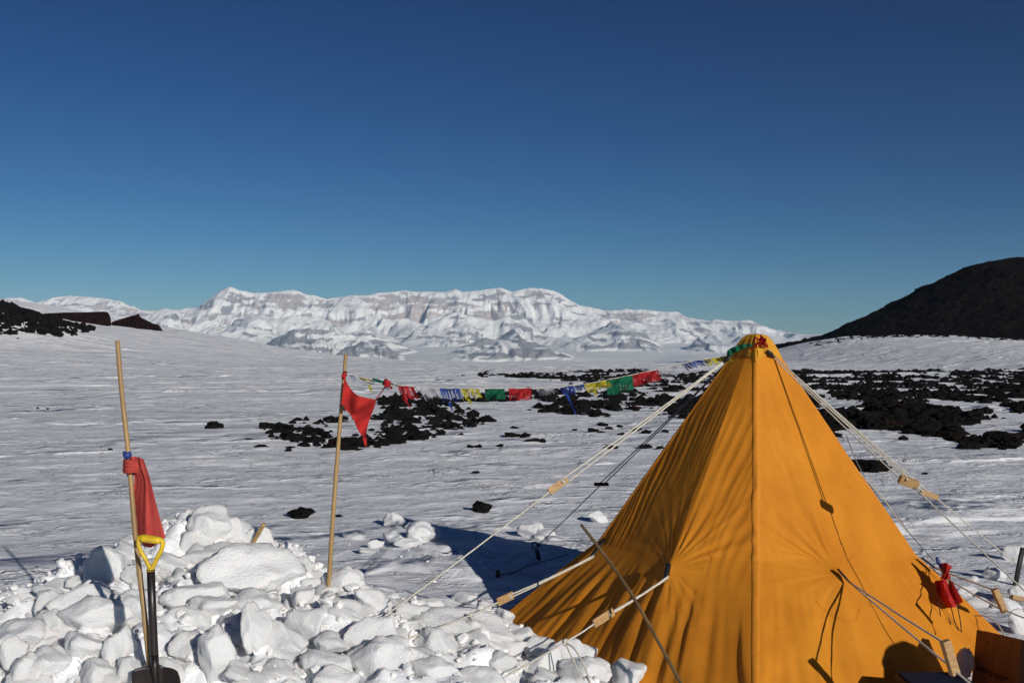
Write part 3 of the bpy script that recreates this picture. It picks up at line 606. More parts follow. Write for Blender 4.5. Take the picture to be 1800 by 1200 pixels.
# px, py centre, width px, height px, tilt deg, label
BL = [(371, 928, 58, 62, -12, 'upright pitted snow block crowning the top of the heap'), (413, 938, 62, 46, 12, 'pale snow block leaning on the right of the topmost block'), (342, 958, 50, 38, 10, 'grooved snow block at the left foot of the topmost block'),
 (465, 958, 52, 46, 35, 'sloping snow slab under the short bamboo stick'), (385, 986, 116, 44, -8, 'long flat snow slab behind the biggest block'), (439, 1006, 142, 78, 3, 'biggest rounded snow block in the middle of the heap'),
 (534, 1000, 42, 34, 10, 'small sloping snow chunk right of the biggest block'), (604, 1027, 58, 50, 8, 'craggy snow block just right of the second bamboo pole base'), (459, 1060, 84, 54, 5, 'domed snow block directly below the biggest block'),
 (382, 1066, 84, 48, -5, 'rounded snow block left of the domed one'), (337, 1047, 92, 56, 4, 'broad snow block right of the shovel shaft'), (337, 1088, 78, 38, 2, 'long flat snow block low beside the shovel shaft'),
 (527, 1046, 44, 44, -15, None), (538, 1096, 62, 60, 0, 'squarish snow block in the centre right of the heap'), (600, 1083, 68, 44, 6, 'flat-faced snow block below the second bamboo pole'), (656, 1066, 74, 46, 28, 'tilted snow block at the right shoulder of the heap'),
 (453, 1116, 36, 90, -14, 'narrow upright snow splinter standing in the heap'), (498, 1132, 80, 62, 10, 'faceted snow block right of the upright splinter'), (379, 1157, 52, 80, -4, 'tall rounded snow block near the bottom edge'), (331, 1140, 52, 50, 4, None),
 (654, 1122, 95, 58, -20, None), (668, 1160, 95, 64, -8, 'large smooth snow block under the long guy rope knot'), (498, 1182, 76, 48, 2, None), (427, 1186, 58, 44, 5, None), (572, 1162, 74, 52, 20, None),
 (190, 998, 64, 62, 5, 'square snow block carrying the dark flag shadow'), (228, 968, 80, 34, 12, 'low snow block behind the shadowed square block'), (64, 1046, 76, 24, -6, 'thin wind-carved snow slab out at the left'), (144, 1024, 46, 20, 8, None),
 (160, 1060, 112, 54, -8, 'grooved snow slab at the left end of the heap'), (90, 1066, 54, 44, 10, None), (99, 1100, 46, 46, 20, None), (165, 1090, 104, 58, -10, 'wide ribbed snow block left of the flag pole'), (30, 1122, 88, 58, -12, 'wide snow block at the left edge of the picture'),
 (24, 1152, 46, 52, 5, None), (48, 1182, 58, 58, 4, None), (95, 1162, 74, 62, -8, None), (155, 1142, 76, 62, 6, None), (208, 1137, 42, 72, -16, None), (172, 1186, 62, 44, 5, None), (300, 988, 68, 42, 10, None), (250, 1010, 60, 40, 0, None), (240, 1070, 60, 50, 10, None),
 (290, 1180, 60, 40, 0, None), (230, 1180, 50, 40, 10, None), (600, 1196, 70, 50, 0, None), (760, 1190, 80, 50, 5, None), (840, 1196, 70, 40, 0, None),
 (560, 1020, 36, 28, 0, None), (420, 1100, 50, 36, 0, None), (590, 1130, 60, 40, 14, None), (700, 1100, 60, 34, -10, None),
 (736, 1060, 62, 22, 5, None), (820, 1052, 46, 20, 0, None), (848, 1066, 30, 34, 0, 'small upright snow block below the wooden rope slider'), (728, 1076, 52, 32, 12, None), (815, 1102, 142, 46, 8, 'long sloping snow slab in front of the tent corner'),
 (720, 1106, 52, 28, -8, None), (770, 1132, 62, 42, 20, None), (728, 1166, 92, 62, -6, 'big rounded snow block left of the rope anchor'), (880, 1168, 46, 34, -15, None), (950, 1142, 50, 40, 5, None), (1008, 1154, 78, 48, 5, 'jagged snow block under the forked guy rope'),
 (1030, 1182, 72, 44, 6, None), (1108, 1180, 62, 56, -25, 'pointed white snow block against the tent wall'), (888, 1086, 26, 38, 0, None), (906, 1120, 50, 40, 0, None), (860, 1125, 46, 30, 0, None), (960, 1190, 70, 40, 10, None),
 (928, 932, 30, 26, 0, 'little snow lump at the edge of the tent shadow'), (739, 938, 44, 34, 5, 'snow lump left of the tent shadow'), (1052, 910, 32, 20, 0, 'small square snow block behind the tent, left side'), (694, 915, 30, 24, 0, 'round snow lump standing up beyond the second pole'),
 (625, 942, 36, 14, 0, None), (690, 948, 34, 22, 0, None), (715, 955, 36, 18, 0, None), (660, 958, 30, 16, 0, None), (760, 940, 26, 22, 0, None), (728, 924, 26, 14, 0, None), (645, 968, 30, 12, 0, None), (955, 940, 30, 16, 0, None), (945, 925, 20, 14, 0, None), (975, 945, 40, 12, 0, None),
 (1782, 972, 34, 34, 0, 'snow lump behind the black stake at right'), (1745, 1004, 22, 14, 0, None), (1796, 1048, 40, 34, 0, 'rounded snow block at the foot of the black stake'), (1768, 1062, 40, 22, 0, None), (1730, 1060, 40, 20, 0, None), (1748, 1012, 30, 20, 0, None),
 (1700, 1040, 30, 18, 0, None), (1790, 1096, 40, 40, 0, None), (1710, 1018, 16, 10, 0, None)]
heapcol = []
LM = []
for (px, py, wp, hp, tilt, lab) in BL:
    if lab:
        nmx = lab
        for cut in (' in the ', ' at the ', ' low beside', ' standing in', ' on the right of', ' left of the domed', ' behind the biggest', ' right of the shovel', ' directly below', ' just right of', ' crowning', ' under the', ' beyond', ' near the', ' below the', ' behind the', ' carrying', ' out at', ' right of', ' left of', ' against', ' in front'): nmx = nmx.split(cut)[0]
        LM.append((px, py, 'the ' + nmx))
LM += [(272, 1190, 'the shovel blade'), (265, 1060, 'the shovel shaft'), (577, 1046, 'the foot of the second bamboo pole'), (545, 1178, 'the rope knot'), (895, 1112, 'the left tent corner'), (993, 1128, 'the forked guy rope knot'), (949, 975, 'the black looped peg'), (1790, 1000, 'the black stake'), (1757, 1055, 'the hanging wooden slider at right')]
used = set(b_[5] for b_ in BL if b_[5])
def autolabel(px, py, wp, hp, tilt, kind):
    size = 'large' if wp > 68 else ('medium' if wp > 46 else ('small' if wp > 30 else 'tiny')); asp = wp / hp
    shape = 'flat' if asp > 1.75 else ('tall' if asp < .95 else ('chunky' if asp < 1.3 else 'rounded'))
    for lx, ly, nm_ in sorted(LM, key=lambda q: (q[0] - px) ** 2 + (q[1] - py) ** 2):
        dx, dy = px - lx, py - ly
        rel = ('right of' if dx > 0 else 'left of') if abs(dx) > abs(dy) * 1.3 else ('below' if dy > 0 else 'above')
        for near in ('just ', ''):
            t_ = f'{size} {shape} {kind} {near}{rel} {nm_}'
            if t_ not in used and len(t_.split()) <= 16: used.add(t_); return t_
    return None
for i, (px, py, wp, hp, tilt, lab) in enumerate(BL):
    bot = py + hp * 0.46
    g = G(px, bot); y = g.y + wp / F * g.y * 0.22
    sx = wp / F * y / 2 * 1.34; sz_ = hp / F * y / 2 * 1.32
    c = P(px, py, y)
    o = link('snow_block', BK[i % 14]); o.location = c
    o.scale = (sx, (sx * sz_) ** 0.5 * random.uniform(.85, 1.1), sz_)
    o.rotation_euler = (random.uniform(-.2, .2), R(tilt), 0)
    # spin the base shape so copies differ: bake a yaw through delta rotation
    o.delta_rotation_euler = (0, 0, random.uniform(-.5, .5))
    side = 'left' if px < 300 else ('middle' if px < 640 else ('right' if px < 1200 else 'far'))
    far = py < 1000 and px > 600
    where = {'left': 'in the left part of the shovelled heap', 'middle': 'in the middle of the shovelled heap', 'right': 'among the debris between heap and tent', 'far': 'in the shade right of the tent'}[side]
    lab = lab or autolabel(px, py, wp, hp, tilt, 'snow block')
    if far and px < 1200: where = 'in the small pile beyond the second bamboo pole' if px < 800 else 'at the far edge of the tent shadow'
    tag(o, lab or ('white broken snow block ' + where), 'snow block', 'snow blocks ' + where)
    heapcol.append((c.x, c.y, sx))
# filler lumps, individually up to the limit
NL = 205; cnt = 0
while cnt < NL:
    x = random.uniform(-3.6, 0.9); y = random.uniform(5.0, 8.4)
    h = float(heap(np.array(x), np.array(y)))
    if random.random() > min(1, h / 0.16) or x > -0.1 + (6.4 - y) * 1.2: continue
    if x > -0.35 and y > 6.25: continue
    if (x + 1.83) ** 2 + (y - 5.2) ** 2 < 0.05: continue
    cnt += 1
    s = (0.045 + 0.095 * random.random() ** 1.3) * (0.7 if y > 6.8 else 1)
    o = link('snow_lump', random.choice(BKS)); o.location = (x, y, float(zfun(x, y)) + s * random.uniform(-.35, .25))
    o.scale = (s * random.uniform(.7, 1.6), s * random.uniform(.7, 1.3), s * random.uniform(.4, 1.1)); o.rotation_euler = (random.uniform(-.6, .6), random.uniform(-.6, .6), random.uniform(0, 6.28))
    pxx, pyy = 900 + F * x / y, 625 + F * (CZ - o.location.z) / y
    w_ = 'left of the shovel' if pxx < 235 else ('between shovel and second bamboo pole' if pxx < 577 else ('between second bamboo pole and tent' if pxx < 850 else 'beside the left tent corner'))
    w_ = ('at the back ' if pyy < 1040 else ('on the slope ' if pyy < 1120 else 'low down ')) + w_
    tag(o, random.choice(['small white']) + ' snow lump ' + w_, 'snow lump', 'small snow lumps ' + w_)
CR = [blob_mesh('crumb', 780 + i, 1, M['block'], cuts=5, amp=0.2, flat=0.8, rough=0.08, smooth=True) for i in range(5)]
n = 26000; xx = RNG.uniform(-4.2, 1.4, n); yy = RNG.uniform(4.6, 10.6, n); h = heap(xx, yy)
k = RNG.uniform(0, 1, n) < np.clip(h / 0.25, 0.004, 1) * 0.5; xx, yy = xx[k], yy[k]
sz = 0.005 + 0.042 * RNG.uniform(0, 1, len(xx)) ** 3.2 * np.clip(heap(xx, yy) / .1, .35, 1)
me = merge('snow_crumbs', CR, xx, yy, zfine(xx, yy) + sz * .3, sz, RNG, M['block'])
tag(link('snow_crumbs', me), 'loose snow crumbs scattered over and around the heap', 'snow crumbs', kind='stuff')

# ------------------------------------------------------------------ tent
TC = Vector((1.70, 7.0)); ZT = 1.93
CORN = [Vector((-0.07, 7.50)) - TC, Vector((1.27, 5.24)) - TC, Vector((3.30, 6.66)) - TC, Vector((2.12, 8.70)) - TC]
ZG = 0.55
def rcor(z, k):
    ln = 1.0 if k == 1 else CORN[k].length / 1.72
    fl = (0.29, 0.58, 0.22, 0.25)[k]
    a = 0.15 + (ZT - z) * (0.49 if k == 1 else 0.675)
    b_ = np.where(z < ZG + 0.08, fl * np.clip((ZG + (0.08 if k == 1 else 0) - z) / ZG, 0, 1.3) ** (1.15 if k == 1 else 0.9), 0)
    return a * (0.5 + 0.5 * ln) + b_
def sag_noise(u, z, face): return 0
PULL = {0: 0.225, 1: 0.15, 2: 0.12, 3: 0.12}
PK = {0: 0.68, 1: 0.355, 2: 0.5, 3: 0.5}
def tent_pt(face, u, z, off=0.0, folds=True):
    """face 0: left..front, 1: front..right, 2: right..back, 3: back..left; u 0..1 along, z height; arrays"""
    u = np.asarray(u, float); z = np.asarray(z, float)
    a = CORN[face].normalized(); b = CORN[(face + 1) % 4].normalized()
    ra = rcor(z, face); rb = rcor(z, (face + 1) % 4)
    ax_, ay = a.x * ra, a.y * ra; bx, by = b.x * rb, b.y * rb
    x = ax_ + (bx - ax_) * u; y = ay + (by - ay) * u
    nrm = (CORN[face].normalized() + CORN[(face + 1) % 4].normalized()).normalized()
    width = np.hypot(bx - ax_, by - ay)
    t = np.clip((ZT - z) / (ZT - ZG), 0, 1); low = np.clip((ZG - z) / ZG, 0, 1)
    pull = PULL[face] * (t ** (0.95 if face < 2 else 1.25)) * (1 - 0.35 * low) * (1)
    pk = PK[face]; tri = np.minimum(u / pk, (1 - u) / (1 - pk)); tri = tri ** (1.0 if face == 0 else 1.15)
    d = pull * tri
    ap = (u - pk) * width                       # metres from the face's centre line
    e = np.minimum(u, 1 - u) * width             # metres from the nearest corner
    d = d - (0.006 if face < 2 else 0.035) * np.sin(np.pi * np.clip(np.minimum(u, 1 - u) * 2, 0, 1)) * t * (1 - low * .4)
    if folds:
        rg = np.hypot(ap, z - ZG) + 1e-4; ph = np.arctan2(z - ZG, ap)
        d = d + 0.045 * np.exp(-rg / 0.09)
        fan = np.abs(pn(ph * 4.2, rg * 0.5, 801 + face)) + 0.22 * np.abs(pn(ph * 9.5, rg * 0.7, 806 + face)) - 0.28
        inner = np.exp(-((ph - (1.05 if face == 0 else 2.1)) / 0.55) ** 2) if face < 2 else 0
        d = d - 0.028 * (1 - 0.6 * (sstep(0.0, 0.15, -ap) if face == 0 else sstep(0.0, 0.15, ap) * .5)) * fan * sstep(0.02, 0.14, rg) * (np.exp(-rg / 0.26) + 0.85 * inner * np.exp(-rg / 0.8) * (1 - sstep(0.6, 1.0, rg)))
        rad_ = pn(u * 9 + 3, z * 0.7, 811 + face) + 0.45 * pn(u * 21, z * 0.9, 815 + face)
        d = d + (0.0018 if face == 0 else 0.004) * rad_ * sstep(0.0, 0.25, t) * (1 - 0.5 * low) * sstep(0.0, 0.06, e)
        # diagonal tension folds beside the corner poles
        for (e0, ds, sg) in ((u * width, 1, 0), ((1 - u) * width, 1, 9)):
            q = z + 2.4 * e0 + 0.05 * pn(e0 * 4, z * 3, 821 + sg)
            fo = np.abs(pn(q * 6.0, e0 * 0.8, 831 + sg + face)) - 0.22
            d = d - 0.013 * fo * np.exp(-((e0 - 0.14) / 0.16) ** 2) * sstep(0.35, 0.7, z) * (1 - sstep(1.35, 1.7, z))
        # skirt folds
        sk = sstep(0.0, 0.5, low)
        d = d + sk * (0.022 * pn(u * 13, z * 1.6, 841 + face) + 0.018 * pn(u * 31, z * 2.0, 845 + face)) * sstep(0, 0.08, e)
        d = d + 0.003 * fbm(ap * 3, z * 3, 3, 851 + face)
        d = d - 0.03 * low * np.exp(-((e - 0.2) / 0.14) ** 2) * (0.6 + pn(z * 5, u * 3, 861 + face))
    d = d + off
    # slope: offset mainly horizontal
    return np.stack([TC.x + x + nrm.x * d, TC.y + y + nrm.y * d, z + 0.35 * (off if np.isscalar(off) else 0)], -1)
tent = thing('pyramid_tent', 'orange four-sided pyramid tent with yellow valance pitched on the snow', 'tent', (TC.x, TC.y, 0))
nu, nv = 170, 300
for f in range(4):
    zz = np.concatenate([np.linspace(ZT, 0.12, nv - 40), np.linspace(0.115, -0.16, 40)]); 
    U, Zg = np.meshgrid(np.linspace(0, 1, nu), zz, indexing='ij'); 
    V = tent_pt(f, U.T, Zg.T)
    me = mesh_np('tent_panel', V.reshape(-1, 3), gridf(nv, nu), M['canvas'])
    part('canvas_panel', me, tent)
# seam tapes down the poles
for k in range(4):
    f = k; fp = (k - 1) % 4; rows = []
    zz = np.linspace(ZT - .03, -0.12, 130)
    for (ff, uu_m) in ((fp, 0.025), (fp, 0.022), (fp, 0.006), (f, 0.006), (f, 0.022), (f, 0.025)):
        ra = rcor(zz, ff); wdt = np.maximum(ra * 1.41, 0.1)
        uu = uu_m / wdt; uu = 1 - uu if ff == fp else uu
        off = 0.0006 if uu_m == 0.025 else 0.003
        V = tent_pt(ff, uu, zz, off=off); rows.append(V)
    me = mesh_np('seam', np.array(rows).transpose(1, 0, 2).reshape(-1, 3), gridf(130, 6), M['seam'])
    part('seam_tape', me, tent)
# cap
def cap_me():
    rows = []; n = 48
    dirs = []
    for i in range(n):
        f = i * 4 // n; u = (i * 4 / n) - f
        a = CORN[f].normalized(); b_ = CORN[(f + 1) % 4].normalized()
        dirs.append((a * (1 - u) + b_ * u, 1 - abs(2 * u - 1)))
    for (z, r, fl) in ((2.048, 0.0, 0), (2.047, 0.03, 0), (2.04, 0.062, 0), (2.015, 0.092, 0), (1.975, 0.120, 0), (1.94, 0.148, 0.3), (1.905, 0.176, 1), (1.903, 0.170, 1)):
        row = []
        for i, (d, mid) in enumerate(dirs):
            rr_ = r * (1 + 0.05 * math.sin(i * 1.7) * (r > .05)) + 0.012
            if r == 0: rr_ = 0.001
            row.append((TC.x + d.x * rr_, TC.y + d.y * rr_, z - fl * 0.045 * (1 - mid) + 0.012 * fl * mid + 0.004 * math.sin(i * 2.3)))
        rows.append(row)
    return mesh_np('cap', np.array(rows).reshape(-1, 3), gridf(len(rows), n, True), M['cap'])
part('peak_cap', cap_me(), tent)
# yellow valance fan at the left corner foot
# stitched reinforcement arcs
def stitch(face, pts):
    wdt = lambda z: float(np.hypot(*(np.array(CORN[face].normalized()[:]) * rcor(np.array(z), face) - np.array(CORN[(face + 1) % 4].normalized()[:]) * rcor(np.array(z), (face + 1) % 4))))
    P_ = []
    for (a_, z_) in pts:
        u_ = PK[face] + a_ / wdt(z_)
        if 0.01 < u_ < 0.99: P_.append(Vector([float(c) for c in tent_pt(face, np.array(u_), np.array(z_), 0.001)]))
    if len(P_) > 3: part('stitching', tube(P_, 0.0013, M['seam'], 4), tent)
for f_ in (0, 1):
    for rr0 in (0.21, 0.218):
        stitch(f_, [(rr0 * math.cos(t_), ZG - .02 + rr0 * math.sin(t_)) for t_ in np.linspace(0.6 if f_ == 0 else -.9, -1.9 if f_ == 0 else -2.6, 40)])
    w0 = 0.75
    stitch(f_, [((1 - PK[0]) * w0 * q if f_ == 0 else -PK[1] * w0 * q, ZG + .10 - .10 * (1 - q) ** 2 + .02 * q) for q in np.linspace(.3, 1.1, 30)])
# webbing tabs at the pull-out points
def tp(face, u, z, off=0.0):
    v = tent_pt(face, np.array(u), np.array(z), off); return Vector([float(c) for c in v])
def tabbar(a, b, r, name='webbing_tab'):
    return part(name, tube([a, a.lerp(b, .3), a.lerp(b, .7), b], [r * .8, r, r, r * .8], M['black'], 8, oval=0.45), tent)
GP = {}
GP['left_mid'] = tp(0, 0.68, 0.55, 0.01); GP['right_mid'] = tp(1, 0.355, 0.55, 0.01)
GP['left_cor'] = tp(0, 0.04, 0.56, 0.01); GP['right_cor'] = tp(1, 0.97, 0.575, 0.01)
# ------------------------------------------------------------------ ropes
def pxof(p): return 900 + F * p.x / p.y, 625 + F * (CZ - p.z) / p.y
def onpx(a, b, px):
    t_ = (px - 900) / F; s = (t_ * a.y - a.x) / ((b.x - a.x) - t_ * (b.y - a.y)); return a.lerp(b, s)
def slider(parent, c, ax, length=0.135, wid=0.042, th=0.014, upv=(0, .25, 1), m='wood', knot=True, spin=0):
    Mx = Matrix.Translation(c) @ frame_from(ax, upv) @ Matrix.Rotation(spin, 4, 'X')
    o = part('tension_slider', box_me((length, wid, th), M[m], 0.003, M=Mx), parent)
    up = (Mx.to_3x3() @ Vector((0, 0, 1))).normalized()
    if up.dot(Vector((0, -1, 0.2))) < 0: up = -up
    if knot:
        axn = Vector(ax).normalized(); kc = c - axn * length * .27 + up * th * .7
        kn = part('knot', blob_k(kc, 0.011, M['rope']), o)
        sl_ = part('slot', box_me((0.02, 0.007, 0.003), M['black'], 0, M=Matrix.Translation(c - axn * length * .33 + up * (th * .5 + .0005)) @ frame_from(axn + Vector((0, 0, -.9)), up.orthogonal())), o)
    return o
def blob_k(c, r, m):
    me = blob_mesh('knot', random.randint(0, 999), 2, m, cuts=3, amp=.3, flat=1, rough=.2, smooth=True); me.transform(Matrix.Translation(c) @ Matrix.Scale(r, 4)); return me
def strand(parent, a, b, r=0.0045, m='rope', sag=0.004, name='rope', wob=0.0008):
    return part(name, tube(rope(a, b, sag, 18, wob), r, M[m], 6), parent)
def pair(parent, a, b, gap, r=0.0045, m='rope', gap0=0.006):
    d = (b - a).normalized(); s = d.cross(Vector((0, 1, 0.15))).normalized()
    strand(parent, a + s * gap0, b + s * gap, r, m, 0.004); strand(parent, a - s * gap0, b - s * gap, r, m, 0.010)
apexL = P(1281, 629, 6.93); apexR = P(1357, 624, 6.93)
# 1 main guy to the front left
t1 = thing('guy_line', 'long white guy rope from the tent peak down to the left heap', 'guy line', apexL)
e1 = P(545, 1178, 5.62)
c1 = onpx(apexL, e1, 981); print('cands', len(cand)); print('guy1', pxof(c1))
d1 = (e1 - apexL).normalized(); pair(t1, apexL, c1 - d1 * .03, 0.018, 0.0055, gap0=0.004)
slider(t1, c1, d1, 0.15, 0.045, spin=0.1); strand(t1, c1 + d1 * .045, e1, 0.005, sag=0.008)
part('knot', blob_k(e1, 0.016, M['rope']), t1); strand(t1, e1, P(513, 1202, 5.5), 0.006, sag=0); strand(t1, e1, P(537, 1158, 5.6), 0.0035, sag=0)
part('webbing_tab', tube([P(1286, 622, 6.9), P(1278, 632, 6.9), P(1270, 637, 6.91)], [.012, .014, .008], M['black'], 8), t1)
# 2 guy to the back left; darker cord colour stands for its shade
t2 = thing('guy_line', 'thin dark guy rope from the peak to a peg in the tent shadow', 'guy line', apexL)
a2 = P(1286, 630, 7.05); e2 = G(946, 962) + Vector((0, 0, .02)); c2 = onpx(a2, e2, 1057); print('guy2', pxof(c2))
d2 = (e2 - a2).normalized(); pair(t2, a2, c2, 0.016, 0.0045, 'greyrope', gap0=0.003)
slider(t2, c2, Vector((1, 0.2, -.02)), 0.13, 0.03, 0.02, m='black', knot=False); strand(t2, c2, e2, 0.0045, 'greyrope')
part('knot', blob_k(e2, 0.02, M['greyrope']), t2)
def peg(px, py, hpx, wid, tilt, label, cat='peg'):
    g = G(px, py); h = hpx / F * g.y
    me = tube([g + Vector((0, 0, -.1)), g + Vector((tilt * h * .5, 0, h * .5)), g + Vector((tilt * h, 0, h))], [wid, wid, wid * .9], M['black'], 8, oval=.5)
    return solo('tent_peg', me, label, cat, g)
peg(949, 984, 18, 0.028, -.35, 'black looped peg in the tent shadow at the end of the dark guy rope')
peg(875, 1014, 11, 0.025, 0, 'short black peg standing alone in the tent shadow')
g_ = G(940, 965)
solo('peg_loop', tube(spl([g_ + Vector((.0, 0, .0)), g_ + Vector((-.03, 0, .04)), g_ + Vector((0, 0, .07)), g_ + Vector((.03, 0, .04)), g_ + Vector((.01, 0, 0))]), 0.006, M['black'], 6), 'small black cord loop beside the looped peg in shadow', 'cord loop', g_)
# 3 left corner guy
t3 = thing('guy_line', 'white double guy rope with wooden slider from the left tent corner tab', 'guy line', GP['left_cor'])
a3 = GP['left_cor']; print('left_cor', pxof(a3), 'left_mid', pxof(GP['left_mid']), 'right_mid', pxof(GP['right_mid']), 'right_cor', pxof(GP['right_cor']))
A3 = P(1044, 977, a3.y - .12); K3 = P(828, 1080, 6.15); c3 = onpx(A3, K3, 888); print('guy3', pxof(c3))
tabbar(a3 + Vector((.02, .0, .02)), A3 + Vector((-.03, 0, -.015)), .017)
d3 = (K3 - A3).normalized(); pair(t3, A3, c3 - d3 * .03, .010, .0055, gap0=.006); slider(t3, c3, d3, .15, .05, spin=.05); strand(t3, c3 + d3 * .05, K3, .0055)
part('knot', blob_k(K3, .015, M['rope']), t3); E3 = P(718, 1121, 5.75); strand(t3, K3, E3, .0055)
for (q1, q2, q3) in (((835, 1105), (852, 1138), (876, 1158)), ((838, 1112), (858, 1140), (882, 1155))):
    part('rope', tube(spl([K3, P(*q1, 6.08), P(*q2, 6.0), P(*q3, 5.95)]), .0045, M['rope'], 6), t3)
# 4 left wall guy
t4 = thing('guy_line', 'white guy rope with wooden slider from the middle of the shaded left wall', 'guy line', GP['left_mid'])
a4 = GP['left_mid']; A4 = P(1175, 1013, a4.y - .10); K4 = P(993, 1128, 5.75); c4 = onpx(A4, K4, 1061); print('guy4', pxof(c4))
tabbar(a4 + Vector((.02, 0, .03)), A4 + Vector((-.02, 0, -.02)), .018)
d4 = (K4 - A4).normalized(); pair(t4, A4, c4 - d4 * .03, .006, .0055, gap0=.004); slider(t4, c4, d4, .165, .05, spin=-.05); strand(t4, c4 + d4 * .05, K4, .0055)
part('knot', blob_k(K4, .019, M['rope']), t4); strand(t4, K4, P(845, 1212, 5.35), .0055)
for (q1, q2, q3) in (((1003, 1150), (1016, 1180), (1026, 1210)), ((1010, 1140), (1028, 1172), (1040, 1208))):
    part('rope', tube(spl([K4, P(*q1, 5.68), P(*q2, 5.6), P(*q3, 5.52)]), .005, M['rope'], 6), t4)
# 5 right wall guy
t5 = thing('guy_line', 'grey white guy rope crossing the sunlit right wall to an upright wooden slider', 'guy line', GP['right_mid'])
a5 = GP['right_mid']; A5 = a5 + Vector((0.025, -.05, -.035)); tabbar(a5 + Vector((-.03, 0, .035)), A5, .016)
C5 = P(1670, 1155, 5.0); d5 = (C5 - A5).normalized(); s5 = Vector((0, 0, 1))
strand(t5, A5, C5 + Vector((-.01, 0, .06)), .0055); strand(t5, A5, C5 + Vector((.02, 0, -.06)), .0055)
slider(t5, C5, Vector((.30, 0, -1)), .175, .045, .035, knot=False, spin=.5); strand(t5, C5 + Vector((.02, 0, -.06)), P(1725, 1215, 4.85), .0055)
# 6 front right main guy
t6 = thing('guy_line', 'white guy rope from the peak with the left of two hanging wooden sliders', 'guy line', apexR)
c6 = P(1597, 847, 6.0); d6 = (c6 - apexR).normalized(); e6 = c6 + d6 * 1.9
pair(t6, apexR, c6, .018, .0045, gap0=.006); slider(t6, c6, Vector((1, 0, -.36)), .115, .05, .04, knot=False, spin=.6)
part('knot', blob_k(c6 + Vector((-.02, -.03, .02)), .008, M['rope']), t6)
strand(t6, c6 + Vector((.02, 0, -.02)), e6, .0045)
part('webbing_tab', tube([P(1349, 617, 6.85), P(1355, 622, 6.87), P(1360, 628, 6.9)], [.012, .016, .008], M['black'], 8), t6)
# 7 back right main guy to the black stake
t7 = thing('guy_line', 'white guy rope from the peak to the black stake with the right wooden slider', 'guy line', apexR)
st_b = G(1784, 1030); st_t = P(1798, 962, st_b.y)
c7 = P(1633, 869, 7.5); a7 = apexR + Vector((.02, .08, 0)); d7 = (c7 - a7).normalized()
pair(t7, a7, c7, .014, .0045, gap0=.004); slider(t7, c7, Vector((1, 0, -.36)), .14, .04, .03, spin=.2, knot=False)
strand(t7, c7 + Vector((.06, 0, -.03)), P(1786, 990, st_b.y - .03), .0045)
solo('snow_stake', tube([st_b + Vector((-.02, 0, -.12)), st_b.lerp(st_t, .5), st_t], .024, M['black'], 10, oval=.6), 'black snow stake leaning at the right edge of the picture', 'stake', st_b)
# 8 right corner ropes
t8 = thing('guy_line', 'white guy ropes from the right tent corner tab with two wooden sliders', 'guy line', GP['right_cor'])
a8 = GP['right_cor']; p8 = P(1640, 996, a8.y - .05); tabbar(P(1620, 980, a8.y - .03), P(1648, 1000, a8.y - .06), .016)
s8 = P(1757, 1055, 6.0); strand(t8, p8, s8 + Vector((-.02, 0, .06)), .0045); strand(t8, p8 + Vector((0, 0, -.02)), s8 + Vector((.02, 0, -.06)), .0045)
slider(t8, s8, Vector((.45, 0, -1)), .15, .035, .03, knot=False, spin=.4); s8b = P(1795, 1052, 6.3)
strand(t8, p8, s8b, .0045); slider(t8, s8b, Vector((1, 0, -.2)), .12, .03, .025, knot=False); strand(t8, s8 + Vector((.02, 0, -.05)), P(1815, 1090, 5.8), .0045)
# loose cords down the right edge
t9 = thing('loose_cord', 'thin loose cords trailing down the right edge of the tent', 'cord', P(1490, 770, 7.3))
part('cord', tube(spl([P(1488, 765, 7.25), P(1506, 812, 7.2), P(1540, 868, 7.1), P(1572, 900, 7.05), P(1600, 938, 7.0), P(1642, 985, 6.9)]), .0035, M['greyrope'], 6), t9)
part('cord', tube(spl([P(1476, 795, 7.1), P(1515, 835, 7.05), P(1548, 870, 7.0), P(1570, 900, 6.95), P(1596, 936, 6.9)]), .004, M['rope'], 6), t9)
solo('rope_loop', tube(spl([P(1700, 1083, 6.7), P(1730, 1082, 6.6), P(1752, 1095, 6.5), P(1766, 1116, 6.4)]), .0045, M['rope'], 6), 'pale rope loop arching over the snow behind the plywood box', 'rope', P(1700, 1083, 6.7))
# rope lying in the tent shadow
solo('slack_rope', tube(spl([G(1000, 985) + Vector((0, 0, .05)), G(975, 985) + Vector((0, 0, .02)), G(930, 997) + Vector((0, 0, .015)), G(905, 1010) + Vector((0, 0, .015)), G(880, 1015) + Vector((0, 0, .02))]), .005, M['greyrope'], 6), 'slack cord lying on the snow in the tent shadow', 'rope', G(930, 997))

# leaning bamboo stick in front of the left wall
def bamboo(pts, r0, r1, m, nodes=0.22, n=9):
    pts = [Vector(p) for p in pts]; path = []; rad = []
    L_ = [(pts[i + 1] - pts[i]).length for i in range(len(pts) - 1)]; tot = sum(L_); N_ = max(12, int(tot / 0.018)); nxt = nodes * .6
    sp = spl(pts, 30)
    acc = [0]
    for i in range(1, len(sp)): acc.append(acc[-1] + (sp[i] - sp[i - 1]).length)
    for i in range(N_ + 1):
        s = acc[-1] * i / N_; j = min(np.searchsorted(acc, s), len(sp) - 1); j = max(j, 1)
        f_ = (s - acc[j - 1]) / max(acc[j] - acc[j - 1], 1e-6); p = sp[j - 1].lerp(sp[j], f_)
        k = s / nodes; dn = abs(k - round(k)) * nodes
        r_ = (r0 + (r1 - r0) * i / N_) * (1 + 0.20 * math.exp(-(dn / 0.010) ** 2)); path.append(p); rad.append(r_)
    return tube(path, rad, m, n)
